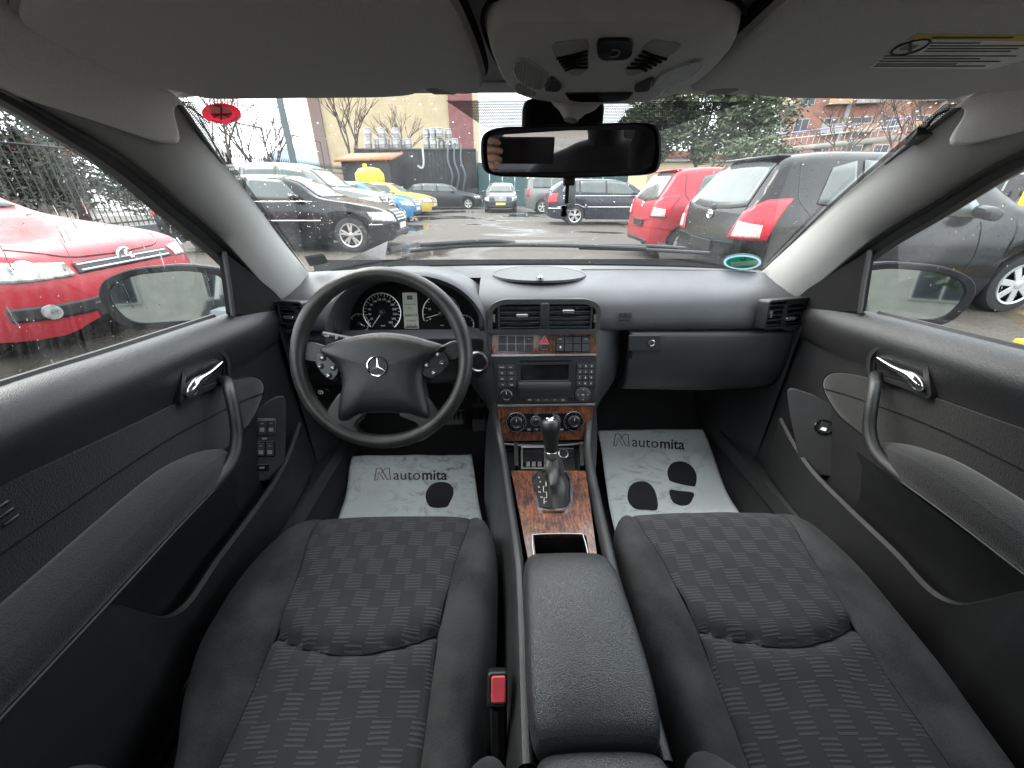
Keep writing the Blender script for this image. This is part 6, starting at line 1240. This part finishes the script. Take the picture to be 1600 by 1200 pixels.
# ------------------------------------------------------------------ outside: buildings
simple('dark_plaster', (.11, .105, .09), .9, var=.3, vs_=3); simple('brown_render', (.18, .13, .115), .9); simple('cream_render', (.44, .36, .235), .9, var=.08, vs_=1.5); simple('maroon_render', (.20, .085, .085), .9, var=.15, vs_=2); simple('brick_red', (.29, .15, .115), .9, var=.2, vs_=6); simple('concrete', (.30, .285, .26), .9, var=.12, vs_=2); simple('window_dark', (.03, .035, .04), .15); simple('frame_white', (.42, .42, .41), .6); simple('awning', (.45, .28, .14), .8)
simple('container', (.020, .022, .024), .55, var=.5, vs_=1.2); simple('roof_orange', (.35, .15, .08), .85, var=.25, vs_=8); simple('tile_red', (.22, .06, .045), .85, var=.3, vs_=4); simple('keg', (.30, .30, .295), .4, .5, .2, 6); simple('teal_sheet', (.03, .09, .09), .6); simple('gas_yellow', (.65, .48, .03), .5); simple('lilac_rail', (.30, .25, .42), .6)
simple('hill', (.16, .22, .28), .95, var=.2, vs_=.004)  # distance haze is put into this blue-grey base colour
def building(name, label, x0, x1, y, d, h, mat, wins=None, cols=(), wm_='window_dark', ang=0, frame='frame_white'):
    t = thing(name, label, 'building', (x0, y, 0), R(ang)); E = wm(t)
    def bx_(nm, c_, s_, m, par, bev=.01): o = box(nm, (0, 0, 0), s_, m, None, bev=bev); o.location = c_; o.parent = par; return o
    w = x1 - x0; wall = bx_('wall', (w / 2, d / 2, h / 2), (w, d, h), mat, t, 0)
    bx_('cornice', (w / 2, d / 2 - .15, h + .1), (w + .4, d + .3, .3), 'concrete', t)
    for a, b_, m in cols: bx_('column', ((a + b_) / 2, -.12, h / 2), (b_ - a, .3, h - .02), m, t)
    for (x, z, ww, hh, bal) in wins or []:
        wn = bx_('window', (x, -.03, z), (ww, .10, hh), frame, t); bx_('pane', (0, -.045, 0), (ww - .16, .05, hh - .16), wm_, wn, 0); bx_('mullion', (0, -.075, 0), (.06, .04, hh - .1), frame, wn, 0)
        if bal: bc = bx_('balcony', (x, -.55, z - hh / 2 - .1), (ww + .9, 1.1, .16), 'concrete', t); bx_('parapet', (0, -.5, .5), (ww + .9, .08, .9), bal, bc)
    return t, bx_
A_ = lambda px, Y: at(px, 250, Y=Y).x
t, bx_ = building('cream_building', 'cream rendered building with maroon pilasters behind the kegs', A_(497, 44), A_(742, 44), 44, 10, 13, 'cream_render', [(5.5, 1.6, 1.4, 1.2, None), (9, 1.6, 1.4, 1.2, None), (7, 11.2, 1.3, 1.5, None), (12, 11.2, 1.3, 1.5, None)], [(.2, 1.2, 'brown_render'), (A_(706, 44) - A_(497, 44), A_(741, 44) - A_(497, 44), 'maroon_render')])
zc = at(640, 232, Y=31).z; xa, xb = A_(556, 31), A_(744, 31)
ct = thing('container', 'long black shipping container with kegs along its roof', 'container', ((xa + xb) / 2, 31, 0)); box('wall', ((xa + xb) / 2, 32.2, zc / 2), (xb - xa, 2.4, zc), 'container', ct, bev=.03)
for k in range(30): box('rib', (lerp(xa, xb, (k + .5) / 30), 30.97, zc / 2), (.12, .06, zc - .3), 'container', ct, bev=.01)
box('top_rail', ((xa + xb) / 2, 30.96, zc - .06), (xb - xa, .1, .12), 'iron', ct, bev=.01)
kp = [(579, 2), (590, 1), (601, 2), (612, 1), (622, 2), (631, 1), (641, 1), (668, 2), (679, 2), (690, 2), (701, 2), (712, 1)]; k_mesh = None; kk = 0
for px, n_ in kp:
    for q in range(n_):
        sc_ = .62; h_ = .62
        if k_mesh is None: k_mesh = lathe('keg', [(.20, 0), (.22, .03), (.20, .07), (.235, .10), (.235, .26), (.245, .29), (.235, .32), (.235, .50), (.20, .54), (.22, .58), (.20, .62), (.17, .60)], (0, 0, 0), (0, 0, 1), 'keg', None, 16); o = k_mesh
        else: o = bpy.data.objects.new('keg', k_mesh.data); COL.objects.link(o)
        o.location = (A_(px, 31.4), 31.4 + .25 * (kk % 3), zc + q * .63); o.scale = (1.05, 1.05, 1.0); kk += 1
        tag(o, ('upper' if q else 'lower') + ' metal keg on the container roof, keg column %s from the cream building' % ('first second third fourth fifth sixth seventh eighth ninth tenth eleventh twelfth'.split()[kp.index((px, n_))]), 'keg', 'metal kegs on the container roof')
t = thing('service_pipes', 'bent silver ducts on the front of the black container', 'pipes', (A_(705, 30.6), 30.6, 0))
for px in (702, 712, 722): tube('duct', cat([V(A_(px, 30.6), 30.7, .2), V(A_(px, 30.6), 30.6, 1.2), V(A_(px + 4, 30.6), 30.5, 2.0), V(A_(px - 2, 30.6), 30.6, 2.9), V(A_(px, 30.6), 30.7, zc + .3)], 6), .07, 'galv', t, 8)
tube('hook_pipe', cat([V(A_(662, 30.6), 30.6, zc), V(A_(662, 30.6), 30.5, zc - .9), V(A_(658, 30.6), 30.5, zc - 1.2), V(A_(652, 30.6), 30.5, zc - 1.05)], 6), .07, 'frame_white', t, 8)
t = thing('shed', 'dark shed with an orange roof beside the container', 'shed', (A_(560, 27), 27.5, 0)); xs0, xs1 = A_(530, 27), A_(606, 27); zz = at(570, 250, Y=27).z
box('wall', ((xs0 + xs1) / 2, 28.4, zz / 2), (xs1 - xs0, 2.4, zz), 'container', t, bev=.02); mk('roof', [V(xs0 - .3, 26.9, zz - .05), V(xs1 + .3, 26.9, zz + .05), V(xs1 + .3, 30, zz + .55), V(xs0 - .3, 30, zz + .5)], [[0, 1, 2, 3]], 'roof_orange', t, solid=.12); box('door', (lerp(xs0, xs1, .62), 27.17, 1.0), (1.0, .06, 2.0), 'window_dark', t); box('door_frame', (lerp(xs0, xs1, .62), 27.18, 2.05), (1.2, .06, .12), 'frame_white', t)
p = at(578, 276, Y=25); t = thing('yellow_tank', 'rounded yellow tank beyond the blue car roof', 'tank', (p.x, 25, 0)); lathe('tank', [(.05, -.1), (.75, 0), (.8, .3), (.78, .6), (.55, .85), (.2, .92), (.01, .92)], (p.x, 25, p.z - .45), (0, 0, 1), 'gas_yellow', t, 20); lathe('valve', [(.12, 0), (.12, .2), (.01, .22)], (p.x - .2, 25, p.z + .43), (0, 0, 1), 'gas_yellow', t, 10); box('stand', (p.x, 25, (p.z - .5) / 2), (1.3, 1.0, p.z - .5), 'iron', t)
t = thing('sheet_fence', 'tall dark teal sheet fence behind the navy estate car', 'fence', (A_(790, 33), 33, 0))
for k in range(12): box('panel', (lerp(A_(744, 33), A_(985, 33), (k + .5) / 12), 33 + .03 * (k % 2), 1.45), ((A_(985, 33) - A_(744, 33)) / 12 - .02, .05, 2.9), 'teal_sheet', t, bev=.005)
# brick apartment block, receding to the right
wl = [(2.2 + i * 3.4, 5.5 + j * 3.1, 1.7 if i % 3 else 2.4, 1.6, ('concrete' if (i + j) % 2 else 'awning') if i % 3 != 1 else None) for i in range(13) for j in range(6)]
t, bx_ = building('apartment_block', 'red brick apartment block with balconies at the upper right', 34, 80, 62, 14, 26, 'brick_red', wl, [(-.1, .5, 'frame_white'), (10.2, 10.7, 'concrete'), (20.3, 20.8, 'concrete'), (30.4, 30.9, 'concrete')], ang=-14)
bx_('shop_band', (23, -.3, 3.6), (46, .5, .7), 'concrete', t); bx_('shop_band', (23, -.34, 1.7), (45, .4, 2.6), 'frame_white', t)
for k in range(12): bx_('shop_window', (2.5 + k * 3.7, -.56, 1.7), (2.6, .1, 2.1), 'window_dark', t)
t, bx_ = building('low_house', 'low ochre house below the big evergreen tree', 13, 22, 40, 8, 3.4, 'cream_render', [(2, 1.8, 1.2, 1.2, None), (6, 1.8, 1.2, 1.2, None)]); bx_('roof', (4.5, 4, 3.9), (9.8, 9, .5), 'tile_red', t)
t = thing('pedestrian_bridge', 'footbridge with pale lilac railing in front of the brick block', 'footbridge', (24, 48, 0)); a, c_ = at(1190, 222, Y=50), at(1420, 195, Y=44)
for dz in (0, .55): tube('handrail', [a + V(0, 0, dz), c_ + V(0, 0, dz)], .07, 'lilac_rail' if dz else 'frame_white', t, 6)
for k in range(24): q = a.lerp(c_, k / 23); tube('baluster', [q + V(0, 0, -.7), q + V(0, 0, .5)], .03, 'frame_white', t, 5)
mk('deck', [a + V(0, .1, -1), c_ + V(0, .1, -1), c_ + V(0, 2.4, -1), a + V(0, 2.4, -1)], [[0, 1, 2, 3]], 'concrete', t, solid=.5)
for k in (.15, .5, .85): q = a.lerp(c_, k); tube('pier', [V(q.x, q.y + 1.2, 0), V(q.x, q.y + 1.2, q.z - 1)], .35, 'concrete', t, 10)
t, bx_ = building('long_house', 'low house with red tiled roof beyond the left fence', -50, -25, 15, 8, 3.0, 'dark_plaster', [(3 + k * 3.6, 1.7, 1.3, 1.3, None) for k in range(6)], ang=14); bx_('roof', (12.5, 4, 3.35), (26, 9, .7), 'tile_red', t)
hp = MB(); pr_ = [(-1900, 40), (-1500, 90), (-1280, 230), (-1120, 300), (-960, 250), (-800, 140), (-560, 90), (0, 60), (900, 40)]
hv = [V(x * 1.25 + 0, 3000, max(2, pl(pr_, x) * .82)) for x in range(-1900, 901, 70)]; hn = len(hv)
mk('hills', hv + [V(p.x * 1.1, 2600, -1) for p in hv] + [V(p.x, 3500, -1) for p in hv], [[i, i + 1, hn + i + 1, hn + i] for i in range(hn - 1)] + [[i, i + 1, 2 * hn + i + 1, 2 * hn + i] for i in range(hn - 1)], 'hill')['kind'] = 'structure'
# ------------------------------------------------------------------ outside: trees
simple('bark', (.085, .065, .055), .9, var=.3, vs_=12); 
b = NB('leaf'); b.p(Base_Color=b.mix(b.ramp(b.noise(1.4, 3), [(.35, 0), (.65, 1)]), (.040, .060, .030), (.12, .15, .085)), Roughness=.5)
simple('leaf_dark', (.030, .038, .022), .7, var=.4, vs_=2)
def bare(label, base, h, seed, dens=3, spread=.6, parts=('trunk', 'branches'), depth=5):
    rnd = random.Random(seed); t = thing('bare_tree', label, 'tree', base, group='bare winter trees'); tr, br = MB(), MB(); base = Vector(base)
    def grow(p, d, l, r_, k):
        q1 = p + d * l * .5 + V(rnd.uniform(-1, 1), rnd.uniform(-1, 1), 0) * l * .05; q2 = p + d * l
        (tr if k == 0 else br).add(*tube_g([p, q1, q2], [r_, r_ * .85, r_ * .7], 6 if k < 2 else 4))
        if k >= depth: return
        for _ in range(dens if k else dens + 1):
            nd = (d + V(rnd.uniform(-1, 1), rnd.uniform(-1, 1), rnd.uniform(-.25, .6)) * spread).normalized(); grow(p + d * l * rnd.uniform(.55, 1), nd, l * rnd.uniform(.58, .8), r_ * .58, k + 1)
    grow(base, V(rnd.uniform(-.06, .06), 0, 1).normalized(), h * .34, h * .0115, 0)
    tr.build('trunk', 'bark', t); br.build('crown', 'bark', t, smooth=False); return t
B_ = lambda px, Y: (at(px, 250, Y=Y).x, Y, 0)
for px, Y, h, lab in ((352, 15.5, 6.2, 'bare twiggy tree just behind the windscreen pillar'), (392, 19, 6.5, 'bare tree behind the fence by the thin metal frame'), (425, 23, 6.0, 'thin bare tree behind the lamp post'), (552, 36, 11.5, 'bare forked tree against the cream building wall'), (625, 38, 10.0, 'bare tree rising above the kegs')): bare(lab, B_(px, Y), h, int(px), 3, .62, depth=5 if Y < 30 else 4)
bare('wide bare tree in front of the brick apartment block', B_(1305, 30), 9.5, 77, 3, .75); bare('bare tree at the passenger side of the windscreen', B_(1395, 24), 8, 78, 3, .75); bare('thin bare tree between the evergreen and the brick block', B_(1170, 34), 6, 80, 3, .7)
def leafy(name, label, base, cz, rx, rz, n, lf, mat, seed, trunk_h):
    rnd = random.Random(seed); t = thing(name, label, 'tree', base); base = Vector(base); tb = MB()
    tb.add(*tube_g([base, base + V(.1, 0, trunk_h * .6), base + V(0, 0, trunk_h * 1.2)], [.17, .13, .06], 8))
    cl_ = []
    for k in range(90):
        a, e, q = rnd.uniform(0, 6.283), math.asin(rnd.uniform(-.75, 1)), rnd.uniform(.35, 1) ** .6
        c_ = base + V(math.cos(a) * math.cos(e) * rx * q, math.sin(a) * math.cos(e) * rx * q * .8, cz + math.sin(e) * rz * q); cl_.append((c_, rnd.uniform(.35, .75) * rx * .36))
        if k % 6 == 0: tb.add(*tube_g([base + V(0, 0, trunk_h * .9), (base + V(0, 0, cz)).lerp(c_, .4), c_], [.04, .03, .01], 5))
    tb.build('trunk', 'bark', t); mb = MB()
    for _ in range(n):
        c_, r_ = rnd.choice(cl_); d = V(rnd.gauss(0, 1), rnd.gauss(0, 1), rnd.gauss(0, .8)); d = d.normalized() * r_ * rnd.uniform(.5, 1.1); p = c_ + d
        u2 = V(rnd.uniform(-1, 1), rnd.uniform(-1, 1), rnd.uniform(-.6, .6)).normalized(); v2 = u2.cross(V(rnd.uniform(-1, 1), rnd.uniform(-1, 1), rnd.uniform(-1, 1))).normalized(); l, w = lf * rnd.uniform(.7, 1.4), lf * .34
        mb.add([p - u2 * l, p + v2 * w, p + u2 * l, p - v2 * w + V(0, 0, w * .3)], [[0, 1, 2, 3]])
    tag(mb.build('crown', mat, t, smooth=False), None, kind='stuff'); return t
leafy('evergreen_tree', 'large leafy evergreen tree above the red hatchback', B_(1088, 26), 5.2, 4.2, 3.6, 42000, .15, 'leaf', 5, 2.6)
leafy('evergreen_tree', 'dark evergreen tree showing through the top of the driver window', (-18, 14.5, 0), 5.6, 2.6, 2.4, 5000, .16, 'leaf_dark', 9, 3.0)
leafy('shrub', 'dense dark shrub behind the iron fence beside the red car', (-13.2, 8.5, 0), 1.9, 2.4, 1.7, 8000, .10, 'leaf_dark', 10, 1.0)
leafy('shrub', 'straggly dark hedge bush behind the fence above the red car bonnet', (-13.5, 13.5, 0), 1.7, 2.4, 1.5, 7000, .10, 'leaf_dark', 31, 1.0)
leafy('shrub', 'small bush behind the yellow slatted fence', (12.0, 21, 0), 2.2, 2.0, 1.4, 4000, .10, 'leaf', 11, 1.0)
leafy('evergreen_tree', 'dark tree outside above the passenger window', (17, 11, 0), 4.6, 2.4, 2.0, 4000, .15, 'leaf', 12, 2.4)

# ------------------------------------------------------------------ behind the car, seen in the mirrors only
t, bx_ = building('yard_building', 'grey flat-roofed building behind the car, seen in the door mirrors', -26, 26, -26, 6, 4.2, 'concrete', [(4 + k * 5, 2.0, 2.2, 1.6, None) for k in range(10)]); t.rotation_euler.z = R(180); t.location = (26, -26, 0)
leafy('evergreen_tree', 'tree behind the car mirrored in the passenger door mirror', (3.2, -11, 0), 3.0, 2.2, 1.9, 5000, .16, 'leaf', 21, 2.0)
leafy('evergreen_tree', 'tree behind the car mirrored in the driver door mirror', (-3.4, -11, 0), 3.0, 2.2, 1.9, 5000, .16, 'leaf', 22, 2.0)

t = thing('kerb_strip', 'yellow painted kerb strip on the ground beyond the passenger door', 'kerb', at(1590, 546, Z=.02)); q_ = at(1590, 545, Z=.02)
for k in range(3): box('kerb_stone', q_ + V(.3 + k * .62, .0, .03), (.6, .12, .08), 'fence_yellow', t, bev=.01)
